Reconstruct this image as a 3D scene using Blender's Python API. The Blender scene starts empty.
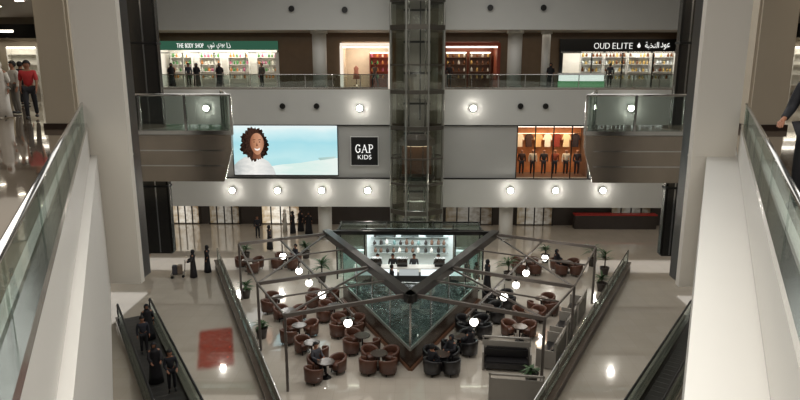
import bpy, bmesh, math, random
from mathutils import Vector, Matrix
RN = random.Random(11)
PI = math.pi
SC = bpy.context.scene
COL = SC.collection
SC.view_settings.view_transform = 'Standard'

# ------------------------------------------------------------------ camera
TH = math.radians(12.3); PSI = math.radians(1.02); F = 620.0; EYE = Vector((0, 0, 12.6))
cam = bpy.data.objects.new('camera', bpy.data.cameras.new('camera')); COL.objects.link(cam)
cam.location = EYE; cam.rotation_euler = (PI/2-TH, 0, PSI)
cam.data.sensor_width = 36; cam.data.lens = 36*F/800; cam.data.clip_end = 300; cam.data.clip_start = .05
SC.camera = cam
_r = Vector((math.cos(PSI), math.sin(PSI), 0)); _h = Vector((-math.sin(PSI), math.cos(PSI), 0))
_f = _h*math.cos(TH)+Vector((0, 0, -math.sin(TH))); _u = _h*math.sin(TH)+Vector((0, 0, math.cos(TH)))
def ray(px, py): return _f+_r*((px-400)/F)+_u*((200-py)/F)
def G(px, py, z=0.0):
    d = ray(px, py); return EYE+d*((z-EYE.z)/d.z)
def P(px, py, Y):
    d = ray(px, py); return EYE+d*(Y/d.y)

# ------------------------------------------------------------------ materials
def lin(h):
    h = h.lstrip('#'); o = []
    for i in (0, 2, 4):
        c = int(h[i:i+2], 16)/255
        o.append(c/12.92 if c <= .04045 else ((c+.055)/1.055)**2.4)
    return tuple(o)+(1,)
MC = {}
def base(name):
    m = bpy.data.materials.new(name); m.use_nodes = True
    nt = m.node_tree; nt.nodes.clear()
    out = nt.nodes.new('ShaderNodeOutputMaterial'); return m, nt, out
def mat(name, col, rough=.5, metal=0., var=.12, scale=6., bump=0., spec=.5):
    if name in MC: return MC[name]
    m, nt, out = base(name); N = nt.nodes.new; L = nt.links.new
    b = N('ShaderNodeBsdfPrincipled'); L(b.outputs[0], out.inputs[0])
    tc = N('ShaderNodeTexCoord'); nz = N('ShaderNodeTexNoise'); nz.inputs['Scale'].default_value = scale; nz.inputs['Detail'].default_value = 4
    L(tc.outputs['Object'], nz.inputs['Vector'])
    mx = N('ShaderNodeMix'); mx.data_type = 'RGBA'
    c = lin(col)
    mx.inputs[6].default_value = tuple(max(0, x*(1-var)) for x in c[:3])+(1,); mx.inputs[7].default_value = tuple(min(1, x*(1+var)) for x in c[:3])+(1,)
    L(nz.outputs['Fac'], mx.inputs[0]); L(mx.outputs[2], b.inputs['Base Color'])
    b.inputs['Roughness'].default_value = rough; b.inputs['Metallic'].default_value = metal
    b.inputs['Specular IOR Level'].default_value = spec
    if bump:
        bp = N('ShaderNodeBump'); bp.inputs['Strength'].default_value = bump; bp.inputs['Distance'].default_value = .02
        L(nz.outputs['Fac'], bp.inputs['Height']); L(bp.outputs[0], b.inputs['Normal'])
    MC[name] = m; return m
def emi(name, col, s=1.):
    if name in MC: return MC[name]
    m, nt, out = base(name)
    e = nt.nodes.new('ShaderNodeEmission'); e.inputs[0].default_value = lin(col); e.inputs[1].default_value = s
    nt.links.new(e.outputs[0], out.inputs[0]); MC[name] = m; return m
def glass(name, tint, refl=.06, edge=.35, rough=.02):
    if name in MC: return MC[name]
    m, nt, out = base(name); N = nt.nodes.new; L = nt.links.new
    t = N('ShaderNodeBsdfTransparent'); t.inputs[0].default_value = lin(tint)
    g = N('ShaderNodeBsdfGlossy'); g.inputs['Roughness'].default_value = rough; g.inputs[0].default_value = (.9, .95, .93, 1)
    fr = N('ShaderNodeLayerWeight'); fr.inputs[0].default_value = .5
    pw = N('ShaderNodeMath'); pw.operation = 'POWER'; pw.inputs[1].default_value = 4; L(fr.outputs['Facing'], pw.inputs[0])
    ad = N('ShaderNodeMath'); ad.operation = 'MULTIPLY_ADD'; ad.inputs[1].default_value = edge; ad.inputs[2].default_value = refl; L(pw.outputs[0], ad.inputs[0])
    mx = N('ShaderNodeMixShader'); L(ad.outputs[0], mx.inputs[0]); L(t.outputs[0], mx.inputs[1]); L(g.outputs[0], mx.inputs[2]); L(mx.outputs[0], out.inputs[0])
    MC[name] = m; return m
def tile(name, c1, c2, mortar, size, rough, spec=.5, msize=.012, coat=0.):
    m, nt, out = base(name); N = nt.nodes.new; L = nt.links.new
    b = N('ShaderNodeBsdfPrincipled'); L(b.outputs[0], out.inputs[0])
    tc = N('ShaderNodeTexCoord'); br = N('ShaderNodeTexBrick'); br.offset = 0; br.inputs['Scale'].default_value = 1
    br.inputs['Brick Width'].default_value = size; br.inputs['Row Height'].default_value = size; br.inputs['Mortar Size'].default_value = msize
    br.inputs['Color1'].default_value = lin(c1); br.inputs['Color2'].default_value = lin(c2); br.inputs['Mortar'].default_value = lin(mortar)
    L(tc.outputs['Object'], br.inputs['Vector'])
    nz = N('ShaderNodeTexNoise'); nz.inputs['Scale'].default_value = .6; nz.inputs['Detail'].default_value = 6; L(tc.outputs['Object'], nz.inputs['Vector'])
    mx = N('ShaderNodeMix'); mx.data_type = 'RGBA'; mx.blend_type = 'MULTIPLY'; mx.inputs[0].default_value = .2
    L(br.outputs['Color'], mx.inputs[6]); L(nz.outputs['Fac'], mx.inputs[7]); L(mx.outputs[2], b.inputs['Base Color'])
    b.inputs['Roughness'].default_value = rough; b.inputs['Specular IOR Level'].default_value = spec
    b.inputs['Coat Weight'].default_value = coat; b.inputs['Coat Roughness'].default_value = .02; b.inputs['Coat IOR'].default_value = 2.2
    MC[name] = m; return m
def gradient(name, stops, axis='X', s=1.0, noise=.25, nsc=3):
    if name in MC: return MC[name]
    m, nt, out = base(name); N = nt.nodes.new; L = nt.links.new
    e = N('ShaderNodeEmission'); e.inputs[1].default_value = s; L(e.outputs[0], out.inputs[0])
    tc = N('ShaderNodeTexCoord'); sp = N('ShaderNodeSeparateXYZ'); L(tc.outputs['Generated'], sp.inputs[0])
    nz = N('ShaderNodeTexNoise'); nz.inputs['Scale'].default_value = nsc; nz.inputs['Detail'].default_value = 5; L(tc.outputs['Generated'], nz.inputs['Vector'])
    ml = N('ShaderNodeMath'); ml.operation = 'MULTIPLY_ADD'; ml.inputs[1].default_value = noise; ml.inputs[2].default_value = -noise/2
    L(nz.outputs['Fac'], ml.inputs[0])
    ad = N('ShaderNodeMath'); L(sp.outputs[axis], ad.inputs[0]); L(ml.outputs[0], ad.inputs[1])
    cr = N('ShaderNodeValToRGB'); el = cr.color_ramp.elements
    while len(el) < len(stops): el.new(.5)
    for k, (p, c) in enumerate(stops): el[k].position = p; el[k].color = lin(c)
    L(ad.outputs[0], cr.inputs[0]); L(cr.outputs[0], e.inputs[0]); MC[name] = m; return m
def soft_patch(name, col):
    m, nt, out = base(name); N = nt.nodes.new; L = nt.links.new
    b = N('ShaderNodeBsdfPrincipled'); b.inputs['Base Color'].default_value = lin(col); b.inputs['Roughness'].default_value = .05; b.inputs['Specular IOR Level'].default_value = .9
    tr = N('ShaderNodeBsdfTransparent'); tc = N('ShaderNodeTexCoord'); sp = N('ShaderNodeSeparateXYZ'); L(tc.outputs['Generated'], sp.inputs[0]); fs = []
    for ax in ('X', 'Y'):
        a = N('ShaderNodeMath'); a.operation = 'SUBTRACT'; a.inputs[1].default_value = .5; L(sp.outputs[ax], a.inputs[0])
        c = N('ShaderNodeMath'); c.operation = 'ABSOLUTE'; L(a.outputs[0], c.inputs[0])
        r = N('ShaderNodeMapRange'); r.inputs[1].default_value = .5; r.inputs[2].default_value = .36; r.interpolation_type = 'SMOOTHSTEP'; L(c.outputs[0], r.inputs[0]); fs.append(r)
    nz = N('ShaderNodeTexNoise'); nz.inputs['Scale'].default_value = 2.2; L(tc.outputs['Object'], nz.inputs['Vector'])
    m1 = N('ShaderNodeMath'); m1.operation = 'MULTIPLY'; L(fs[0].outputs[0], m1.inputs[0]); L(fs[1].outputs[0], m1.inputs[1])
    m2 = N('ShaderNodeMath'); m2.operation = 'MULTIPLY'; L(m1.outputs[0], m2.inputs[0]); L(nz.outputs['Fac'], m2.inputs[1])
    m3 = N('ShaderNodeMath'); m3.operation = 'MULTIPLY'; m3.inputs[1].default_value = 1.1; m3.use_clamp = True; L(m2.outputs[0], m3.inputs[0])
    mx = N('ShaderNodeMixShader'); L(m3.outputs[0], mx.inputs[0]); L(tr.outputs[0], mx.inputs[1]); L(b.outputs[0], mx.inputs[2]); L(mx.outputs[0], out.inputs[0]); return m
def water():
    m, nt, out = base('pond_water'); N = nt.nodes.new; L = nt.links.new
    b = N('ShaderNodeBsdfPrincipled'); L(b.outputs[0], out.inputs[0])
    tc = N('ShaderNodeTexCoord'); nz = N('ShaderNodeTexNoise'); nz.inputs['Scale'].default_value = 2.6; nz.inputs['Detail'].default_value = 3; nz.inputs['Distortion'].default_value = 1.6
    L(tc.outputs['Object'], nz.inputs['Vector'])
    cr = N('ShaderNodeValToRGB'); cr.color_ramp.elements[0].position = .44; cr.color_ramp.elements[0].color = lin('#0f1413'); cr.color_ramp.elements[1].position = .68; cr.color_ramp.elements[1].color = lin('#525a56')
    L(nz.outputs['Fac'], cr.inputs[0]); L(cr.outputs[0], b.inputs['Base Color'])
    bp = N('ShaderNodeBump'); bp.inputs['Strength'].default_value = .8; bp.inputs['Distance'].default_value = .15; L(nz.outputs['Fac'], bp.inputs['Height']); L(bp.outputs[0], b.inputs['Normal'])
    b.inputs['Roughness'].default_value = .12; return m

WALL = mat('white_wall', '#d9d6cf', .5, var=.03, scale=1)
WALLG = mat('grey_wall', '#c9c8c2', .5, var=.03, scale=1)
PILL = mat('pillar_cream', '#e2dcd1', .4, var=.03, scale=1)
BEIGE = mat('beige_column', '#c9bda9', .5, var=.05, scale=1)
FLOOR = tile('floor_tile', '#cbc0b0', '#c7bcab', '#bbb0a0', .8, .08, .8, .006, 1.0)
FLOORC = tile('cafe_floor', '#cfc5b6', '#ccc1b2', '#c0b6a7', .6, .1, .7, .006, .8)
FLOORU = tile('upper_floor', '#8f8070', '#8a7b6a', '#776a5b', .8, .06, .8, .01, .5)
CEIL = mat('ceiling_paint', '#a89f92', .7, var=.03)
DARK = mat('dark_metal', '#2f2d2b', .3, .6)
BLACK = mat('black_paint', '#121212', .4)
CHROME = mat('chrome', '#c8c6c2', .18, 1.)
BRONZE = mat('brushed_panel', '#a89c8f', .27, .9, var=.25, scale=2)
BROWNB = mat('frame_beam', '#6d655f', .4, .3)
WOOD = mat('pond_wood', '#6e4a33', .4, var=.2, scale=5)
DWOOD = mat('dark_wood', '#3a2c24', .3, var=.25, scale=4)
LEATH = mat('brown_leather', '#5a392b', .4, var=.15, scale=10, bump=.1)
BLEATH = mat('black_leather', '#1b191a', .38, var=.2, scale=10, bump=.1)
TABLE = mat('table_top', '#40322a', .3, var=.15)
CREAM = mat('partition_grey', '#948e85', .45, var=.05)
SHOPW = mat('shop_white', '#e6e4dc', .5, var=.03)
SHOPR = mat('shop_red', '#8a3a26', .5, var=.15, scale=3)
SHOPB = mat('shop_brown', '#6b5242', .5, var=.15, scale=3)
SHOPD = mat('shop_dark', '#332b26', .4, var=.3, scale=1.5)
RED = mat('red_panel', '#9a2a24', .4)
GREEN = emi('sign_green', '#4a7f66', .45)
GLASS = glass('rail_glass', '#dfe6e3', .09)
GLASSD = glass('shaft_glass', '#f2f2ee', .08)
GLASST = glass('kiosk_glass', '#edf4f2', .06, .25)
GLASSP = glass('pond_glass', '#dcebe7', .10, .35)
LENS = emi('lamp_lens', '#fff8ec', 90)
GLOBE = emi('globe_glow', '#fffaf0', 7)
STRIP = emi('strip_glow', '#fff4e0', 5)
LETTER = emi('lit_letter', '#f5f5f0', 1.25)
GREENL = mat('leaf_green', '#3a5630', .5, var=.3, scale=12)
POT = mat('pot_dark', '#3a322c', .5)
RUBBER = mat('rubber', '#141414', .5)
STEP = mat('step_metal', '#4c4a47', .4, .6, var=.2, scale=20)

# ------------------------------------------------------------------ mesh builder
class MB:
    def __init__(s): s.bm = bmesh.new()
    def prism(s, pts, z0, z1):
        n = len(pts)
        a = [s.bm.verts.new((p[0], p[1], z0)) for p in pts]; b = [s.bm.verts.new((p[0], p[1], z1)) for p in pts]
        s.bm.faces.new(a[::-1]); s.bm.faces.new(b)
        for i in range(n): s.bm.faces.new((a[i], a[(i+1) % n], b[(i+1) % n], b[i]))
        return s
    def box(s, x0, x1, y0, y1, z0, z1): return s.prism([(x0, y0), (x1, y0), (x1, y1), (x0, y1)], z0, z1)
    def bar(s, p, q, w, h):
        p = Vector(p); q = Vector(q); d = (q-p).normalized(); up = Vector((0, 0, 1))
        if abs(d.z) > .99: up = Vector((0, 1, 0))
        r = d.cross(up).normalized(); u = r.cross(d)
        A = [s.bm.verts.new(c+r*i*w/2+u*j*h/2) for c in (p, q) for i, j in ((-1, -1), (1, -1), (1, 1), (-1, 1))]
        for f in ((3, 2, 1, 0), (4, 5, 6, 7), (0, 1, 5, 4), (1, 2, 6, 5), (2, 3, 7, 6), (3, 0, 4, 7)): s.bm.faces.new([A[i] for i in f])
        return s
    def tube(s, pts, r, n=8):
        pts = [Vector(p) for p in pts]; rings = []
        for i, c in enumerate(pts):
            d = (pts[min(i+1, len(pts)-1)]-pts[max(i-1, 0)]).normalized(); up = Vector((0, 0, 1)) if abs(d.z) < .95 else Vector((0, 1, 0))
            a = d.cross(up).normalized(); b = a.cross(d); rr = r[i] if isinstance(r, (list, tuple)) else r
            rings.append([s.bm.verts.new(c+(a*math.cos(2*PI*k/n)+b*math.sin(2*PI*k/n))*rr) for k in range(n)])
        for A, B in zip(rings, rings[1:]):
            for k in range(n): s.bm.faces.new((A[k], A[(k+1) % n], B[(k+1) % n], B[k]))
        s.bm.faces.new(rings[0][::-1]); s.bm.faces.new(rings[-1]); return s
    def lathe(s, prof, n=20, c=(0, 0, 0), sx=1, sy=1, fold=0, nf=9):
        rings = []
        for r, z in prof:
            rings.append([s.bm.verts.new((c[0]+sx*r*(1+fold*math.sin(nf*2*PI*k/n))*math.cos(2*PI*k/n), c[1]+sy*r*(1+fold*math.sin(nf*2*PI*k/n))*math.sin(2*PI*k/n), c[2]+z)) for k in range(n)])
        for A, B in zip(rings, rings[1:]):
            for k in range(n): s.bm.faces.new((A[k], A[(k+1) % n], B[(k+1) % n], B[k]))
        s.bm.faces.new(rings[0][::-1]); s.bm.faces.new(rings[-1]); return s
    def ball(s, c, r, sx=1, sy=1, sz=1, u=12, v=8):
        bmesh.ops.create_uvsphere(s.bm, u_segments=u, v_segments=v, radius=r, matrix=Matrix.Translation(c) @ Matrix.Diagonal((sx, sy, sz, 1))); return s
    def bevel(s, w=.02, seg=2):
        bmesh.ops.recalc_face_normals(s.bm, faces=s.bm.faces)
        bmesh.ops.bevel(s.bm, geom=[e for e in s.bm.edges], offset=w, segments=seg, affect='EDGES', clamp_overlap=True); return s
    def stroke(s, pts, w, y=0, dep=.03):   # flat ribbon in the XZ plane
        for p, q in zip(pts, pts[1:]):
            p = Vector((p[0], 0, p[1])); q = Vector((q[0], 0, q[1])); d = (q-p).normalized(); n = Vector((-d.z, 0, d.x))*w/2
            c = [p+n-d*w*.2, q+n+d*w*.2, q-n+d*w*.2, p-n-d*w*.2]
            a = [s.bm.verts.new((v.x, y, v.z)) for v in c]; b = [s.bm.verts.new((v.x, y-dep, v.z)) for v in c]
            s.bm.faces.new(a); s.bm.faces.new(b[::-1])
            for i in range(4): s.bm.faces.new((a[i], a[(i+1) % 4], b[(i+1) % 4], b[i]))
        return s
    def mesh(s, name, m, smooth=False):
        bmesh.ops.recalc_face_normals(s.bm, faces=s.bm.faces)
        me = bpy.data.meshes.new(name); s.bm.to_mesh(me); s.bm.free()
        for mm in (m if isinstance(m, list) else [m]): me.materials.append(mm)
        if smooth:
            for p in me.polygons: p.use_smooth = True
        return me
    def obj(s, name, m, parent=None, smooth=False): return put(name, s.mesh(name, m, smooth), parent)
def put(name, me, parent=None):
    o = bpy.data.objects.new(name, me); COL.objects.link(o)
    if parent: o.parent = parent
    return o
def tag(o, label, cat, group=None):
    o['label'] = label; o['category'] = cat
    if group: o['group'] = group
    return o
def thing(name, label, cat, loc=(0, 0, 0), rz=0, group=None):
    o = bpy.data.objects.new(name, None); COL.objects.link(o); o.location = loc; o.rotation_euler = (0, 0, rz); o.empty_display_size = .1
    return tag(o, label, cat, group)
def struct(name, mb, m): 
    o = mb.obj(name, m); o['kind'] = 'structure'; return o
def dup(root, loc, rz=0, label=None, group=None, scale=None):
    r = root.copy(); COL.objects.link(r); r.location = loc; r.rotation_euler = (0, 0, rz)
    if scale: r.scale = scale
    if label: r['label'] = label
    if group: r['group'] = group
    for ch in list(root.children):
        c = ch.copy(); COL.objects.link(c); c.parent = r
        for g in list(ch.children):
            d = g.copy(); COL.objects.link(d); d.parent = c
    return r
def area(loc, rot, sx, sy, e, col=(1, .975, .94)):
    l = bpy.data.lights.new('area_lamp', 'AREA'); l.shape = 'RECTANGLE'; l.size = sx; l.size_y = sy; l.energy = e; l.color = col
    o = bpy.data.objects.new('area_lamp', l); COL.objects.link(o); o.location = loc; o.rotation_euler = rot; return o
def point(loc, e, col=(1, .96, .9), r=.1):
    l = bpy.data.lights.new('point_lamp', 'POINT'); l.energy = e; l.color = col; l.shadow_soft_size = r
    o = bpy.data.objects.new('point_lamp', l); COL.objects.link(o); o.location = loc; return o
def text_mesh(body, w, h, m, ext=.02, off=0.):
    cu = bpy.data.curves.new('txt', 'FONT'); cu.body = body; cu.size = 1; cu.extrude = .02; cu.align_x = 'CENTER'; cu.align_y = 'CENTER'; cu.offset = off
    o = bpy.data.objects.new('txt', cu); COL.objects.link(o)
    dg = bpy.context.evaluated_depsgraph_get(); me = bpy.data.meshes.new_from_object(o.evaluated_get(dg)); bpy.data.objects.remove(o)
    xs = [v.co.x for v in me.vertices]; ys = [v.co.y for v in me.vertices]
    if not xs: return me
    cx = (min(xs)+max(xs))/2; cy = (min(ys)+max(ys))/2; kx = w/max(1e-4, max(xs)-min(xs)); ky = h/max(1e-4, max(ys)-min(ys))
    for v in me.vertices: v.co = Vector(((v.co.x-cx)*kx, -v.co.z*ext/.02, (v.co.y-cy)*ky))
    me.materials.clear(); me.materials.append(m); me.name = 'lettering'; return me

# ------------------------------------------------------------------ the setting
SL = .49; OFF = .4
def vx(Y, o=0): return OFF+o+SL*Y
ZU = 11.0; ZB = 8.5; YF = 43.0; YP = 11.2
struct('floor', MB().box(-36, 36, -5, 56, -.3, 0), FLOOR)
for s, nm in ((-1, 'left'), (1, 'right')):
    ef = (lambda Y: .33+.485*Y) if s < 0 else (lambda Y: .02+.475*Y)      # face of the slab edge in front of the pillars
    quad = [(s*ef(.6), .6), (s*ef(YP+.15), YP+.15), (s*vx(YP+.15), YP+.15), (s*vx(YF), YF), (s*36, YF), (s*36, -5), (s*ef(.6), -5)]
    struct('wall_%s_gallery' % nm, MB().prism(quad, ZB, ZU-.02), WALL)
    quad = [(s*vx(.6), .6), (s*vx(YF), YF), (s*36, YF), (s*36, -5), (s*vx(.6), -5)]
    struct('floor_%s_gallery' % nm, MB().prism(quad, ZU-.02, ZU), FLOORU)
    struct('wall_%s_parapet' % nm, MB().prism([(s*vx(.6), .6), (s*vx(YP-.02), YP-.02), (s*vx(YP-.02, .2), YP-.02), (s*vx(.6, .2), .6)], ZU, ZU+.5), WALL)
    q2 = [(s*vx(12.6, .2), 12.6), (s*vx(YF, .2), YF), (s*36, YF), (s*36, 12.6)]
    struct('ceiling_%s_gallery' % nm, MB().prism(q2, 15, 17.5), CEIL)
    q3 = [(s*vx(12, 3.6), 12), (s*vx(YF, 3.6), YF), (s*36, YF), (s*36, 12)]
    struct('floor_%s_middle' % nm, MB().prism(q3, 2.8, 5), WALLG)
    struct('wall_%s' % nm, MB().box(min(s*36, s*36.4), max(s*36, s*36.4), -5, 56, 0, 17.5), SHOPB)
struct('floor_front_gallery', MB().box(-.3, .3, -5, .6, ZB, ZU), FLOORU)
XW = 21.6; YG = 48.5
struct('wall_far_top', MB().box(-XW-2, XW+2, YF, YF+.4, 14.9, 19), WALLG)
struct('wall_far_upper', MB().box(-XW, XW, YF, YF+.4, 8.52, ZU-.05), WALLG)
w0, w1 = P(517, 150, YF).x, P(590, 150, YF).x
struct('wall_far_middle', MB().box(-XW, w0, YF+.12, YF+.4, 4.8, 8.52).box(w1, XW, YF+.12, YF+.4, 4.8, 8.52), mat('grey_wall_mid', '#aeada8', .5, var=.03, scale=1))
struct('wall_far_lower', MB().box(-XW-4, XW+4, YF, YF+.4, 2.72, 4.8), WALLG)
struct('trim_1', MB().box(-XW, XW, YF-.04, YF+.1, 4.74, 4.82), DARK)
struct('trim_2', MB().box(-XW, XW, YF-.03, YF+.1, 8.48, 8.54), DARK)
struct('ceiling_far_ground', MB().box(-36, 36, YF+.4, 56, 2.72, 2.9), CEIL)
struct('floor_far_upper', MB().box(-36, 36, YF, 54, ZU-.05, ZU), FLOORU)
struct('ceiling_far_upper', MB().box(-36, 36, YF+.4, 54, 14.95, 15.1), CEIL)
struct('wall_far_ground', MB().box(-36, 36, YG, YG+.3, 0, 2.72), SHOPD)
x0, x1 = P(574, 215, 47.6).x, P(656, 215, 47.6).x
t = thing('low_counter', 'long low dark counter with a dim red strip, far ground floor right', 'counter', ((x0+x1)/2, 47.6, 0)); w = (x1-x0)/2
MB().box(-w, w, -.3, .3, 0, 1.08).bevel(.03).obj('cabinet', SHOPD, t); MB().box(-w-.03, w+.03, -.34, .34, 1.08, 1.18).bevel(.02).obj('red_panel', RED, t)
for i, (a, c, st, lab) in enumerate(((262, 300, 1.1, 'bright ground-floor shop window left of the cafe kiosk'), (172, 200, .8, 'lit ground-floor shop window at the far left'), (210, 240, .35, 'dim ground-floor shop window beside the lit one at far left'), (445, 492, .2, 'dim ground-floor shop window behind the kiosk, right'), (516, 552, .3, 'ground-floor shop window right of the kiosk'), (610, 650, .15, 'dim ground-floor shop window behind the red counter'))):
    x0, x1 = P(a, 215, YG).x, P(c, 215, YG).x
    t = thing('shop_window', lab, 'shop window', ((x0+x1)/2, YG-.12, 0)); w = (x1-x0)/2
    MB().box(-w, w, 0, .1, .1, 2.3).obj('pane', gradient('win_glow%d' % i, [(0, '#b09a78'), (.5, '#f0e8d8'), (1, '#8a7458')], 'X', st, 1.2, 6), t)
    fr = MB()
    for k in range(5): fr.box(-w+k*w/2-.05, -w+k*w/2+.05, -.06, .0, 0, 2.4)
    fr.box(-w, w, -.06, 0, 2.3, 2.45); fr.obj('frame', DARK, t)

# upper far shops ---------------------------------------------------------
YS = 48.0
def sx(px): return P(px, 70, YS).x
A0, A1, B0, B1, C0, C1, D0, D1 = [sx(p) for p in (153, 278, 342, 390, 444, 498, 560, 682)]
wb = MB()
for a, c in ((-36, A0), (A1, B0), (B1, C0), (C1, D0), (D1, 36)): wb.box(a, c, YS, YS+.3, ZU, 14.95)
for a, c in ((A0, A1), (B0, B1), (C0, C1), (D0, D1)): wb.box(a, c, YS, YS+.3, 14.3, 14.95)
struct('wall_shopfronts', wb, mat('shopfront_stone', '#6c5844', .35, var=.2, scale=2))
def shop(n, x0, x1, Y, z0, z1, dep, m, e, col=(1, .95, .88)):
    w = MB().box(x0, x1, Y+dep, Y+dep+.1, z0, z1).box(x0-.1, x0, Y+.3, Y+dep, z0, z1).box(x1, x1+.1, Y+.3, Y+dep, z0, z1).box(x0, x1, Y+.3, Y+dep, z1, z1+.1)
    struct('wall_shop_%s' % n, w, m)
    area(((x0+x1)/2, Y+dep/2+.2, z1-.1), (0, 0, 0), (x1-x0)*.8, dep*.5, e, col)
shop('one', A0, A1, YS, ZU, 14.3, 3.4, SHOPW, 320)
shop('two', B0, B1, YS, ZU, 14.3, 3.4, mat('shop_pale', '#d9c8b2', .5, var=.15, scale=2), 110, (1, .9, .76))
shop('three', C0, C1, YS, ZU, 14.3, 3.4, mat('shop_warm', '#8a4a36', .5, var=.3, scale=2), 80, (1, .8, .6))
shop('four', D0, D1, YS, ZU, 14.3, 3.4, SHOPW, 150)
area(((D0+D1)/2+.5, YS+.36, 14.0), (0, 0, 0), 8, .5, 150, (1, .97, .92))
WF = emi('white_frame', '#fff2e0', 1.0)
for x0, x1, m_, lab in ((A0, A1, SHOPW, 'white glazed shopfront frame of the green-signed shop'), (B0, B1, WF, 'bright white entrance frame of the shop left of the elevator'), (C0, C1, SHOPR, 'red-brown doorway frame of the warm shop right of the elevator'), (D0, D1, BLACK, 'black shopfront frame of the perfume shop')):
    wide = (x1-x0) > 6
    t = thing('shopfront', lab, 'shopfront', ((x0+x1)/2, YS-.13, ZU)); w = (x1-x0)/2
    for q in (-1, 1): MB().box(q*w-.12, q*w+.12, -.1, .1, 0, 2.5 if wide else 3.0).obj('jamb', m_, t)
    MB().box(-w-.1, w+.1, -.1, .1, 2.45 if wide else 3.0, 2.52 if wide else 3.2).obj('lintel', m_, t)
    if wide:
        for q in (-.5, 0, .5): MB().box(q*w-.04, q*w+.04, -.08, .08, 0, 2.45).obj('mullion', m_, t)
    else: MB().box(-w+.12, w-.12, -.12, -.05, 2.85, 2.95).obj('light_strip', STRIP, t)
def sign(px0, px1, py0, py1, Y, m, lab, words, group=None, name='shop_sign'):
    a = P(px0, py0, Y); c = P(px1, py1, Y); cx = (a.x+c.x)/2; cz = (a.z+c.z)/2; w = (c.x-a.x)/2; h = (a.z-c.z)/2
    t = thing(name, lab, 'sign', (cx, Y, cz)); MB().box(-w, w, -.08, .08, -h, h).obj('panel', m, t)
    for wd in words:
        body, q0, q1, r0, r1, mm = wd[:6]; off = wd[6] if len(wd) > 6 else 0
        p0 = P(q0, r0, Y); p1 = P(q1, r1, Y)
        o = put('lettering', text_mesh(body, p1.x-p0.x, p0.z-p1.z, mm, off=off), t); o.location = ((p0.x+p1.x)/2-cx, -.1, (p0.z+p1.z)/2-cz)
    return t, cx, cz, w, h
def ar(*c): return ''.join(chr(k) for k in c)
W1 = ar(0xFE8F, 0xFEEE, 0xFEB7); W2 = ar(0xFEF1, 0xFEA9, 0xFEEE, 0xFE91); W3 = ar(0xFE8D, 0xFEAB)
W4 = ar(0xFE94, 0xFE92, 0xFEA8, 0xFEE8, 0xFEDF, 0xFE8D); W5 = ar(0xFEA9, 0xFEEE, 0xFECB)
sign(153, 278, 41, 50, YS-.2, GREEN, 'green sign band over the bright shop at upper left', [('THE', 177, 184, 43.4, 47.8, LETTER, -.01), ('BODY', 185.5, 194, 43.4, 47.8, LETTER, -.01), ('SHOP', 195.5, 204, 43.4, 47.8, LETTER, -.01), (W1, 208, 215, 42.6, 49, LETTER, -.012), (W2, 217, 225, 43.4, 49, LETTER, -.012), (W3, 227, 231, 42.6, 48, LETTER, -.012)])
t, cx, cz, _, _ = sign(560, 682, 39, 52, YS-.2, BLACK, 'black sign with white lettering over the perfume shop', [('OUD', 594, 609, 43, 48.7, LETTER, -.022), ('ELITE', 612.5, 632, 43, 48.7, LETTER, -.022), (W4, 645, 658, 42, 49.5, LETTER, -.012), (W5, 660.5, 669, 43, 49.5, LETTER, -.012)])
pe = P(638.5, 45.5, YS-.2); ex_, ez_ = pe.x-cx, pe.z-cz
emb = MB().lathe([(.02, -.17), (.1, -.12), (.12, -.02), (.07, .08), (.025, .14), (.02, .2)], 12, (0, 0, 0), 1, .3).obj('emblem', LETTER, t, True); emb.location = (ex_, -.1, ez_)
bott = {}
def shelf_unit(x, y, z, lab, grp, m=SHOPW):
    t = thing('display_shelf', lab, 'shelf', (x, y, z), 0, grp)
    MB().box(-.85, .85, .25, .3, 0, 2.6).obj('back_panel', m, t)
    for q in (-.85, .81): MB().box(q, q+.04, -.1, .25, 0, 2.6).obj('side_panel', m, t)
    for k in range(4): MB().box(-.81, .81, -.1, .25, .5+k*.55, .54+k*.55).obj('shelf', m, t)
    MB().box(-.8, .8, -.12, -.08, 2.5, 2.58).obj('light_strip', STRIP, t)
    return t
def bottle_proto(kind, m):
    if kind not in bott:
        bott[kind] = MB().lathe([(.06, 0), (.075, .02), (.075, .2), (.03, .26), (.03, .33)], 8).mesh('bottle', m, True)
    return bott[kind]
def fill(t, lab, grp, kinds, n=6):
    for k in range(4):
        for i in range(n):
            kd, m = RN.choice(kinds)
            o = put('bottle', bottle_proto(kd, m)); o.location = (t.location.x-.66+i*1.32/(n-1)+RN.uniform(-.015, .015), t.location.y+.05, t.location.z+.541+k*.55)
            s = RN.uniform(.8, 1.1); o.scale = (s*1.15, s*1.15, s); tag(o, lab, 'bottle', grp)
gk = [('gA', mat('goods_green', '#4f8a4a', .4)), ('gB', mat('goods_white', '#d8d4c4', .4)), ('gC', mat('goods_pink', '#b0607a', .4)), ('gD', mat('goods_orange', '#c08040', .4))]
dk = [('dA', mat('scent_gold', '#c8a860', .3)), ('dB', mat('scent_clear', '#d8dcd8', .2)), ('dC', mat('scent_amber', '#6a4020', .25))]
for i in range(4):
    t = shelf_unit(A0+1.3+i*2.3, YS+2.6, ZU, 'white lit shelf unit inside the green-signed shop', 'shelves in the green-signed shop')
    fill(t, 'small colourful bottle on the shelves of the green-signed shop', 'bottles in the green-signed shop', gk)
for i in range(4):
    t = shelf_unit(D0+2.6+i*1.8, YS+.95, ZU, 'bright white shelf unit in the black perfume shop', 'shelves in the perfume shop')
    fill(t, 'small perfume bottle on the bright shelves of the perfume shop', 'perfume bottles on display', dk, 6)
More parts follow.
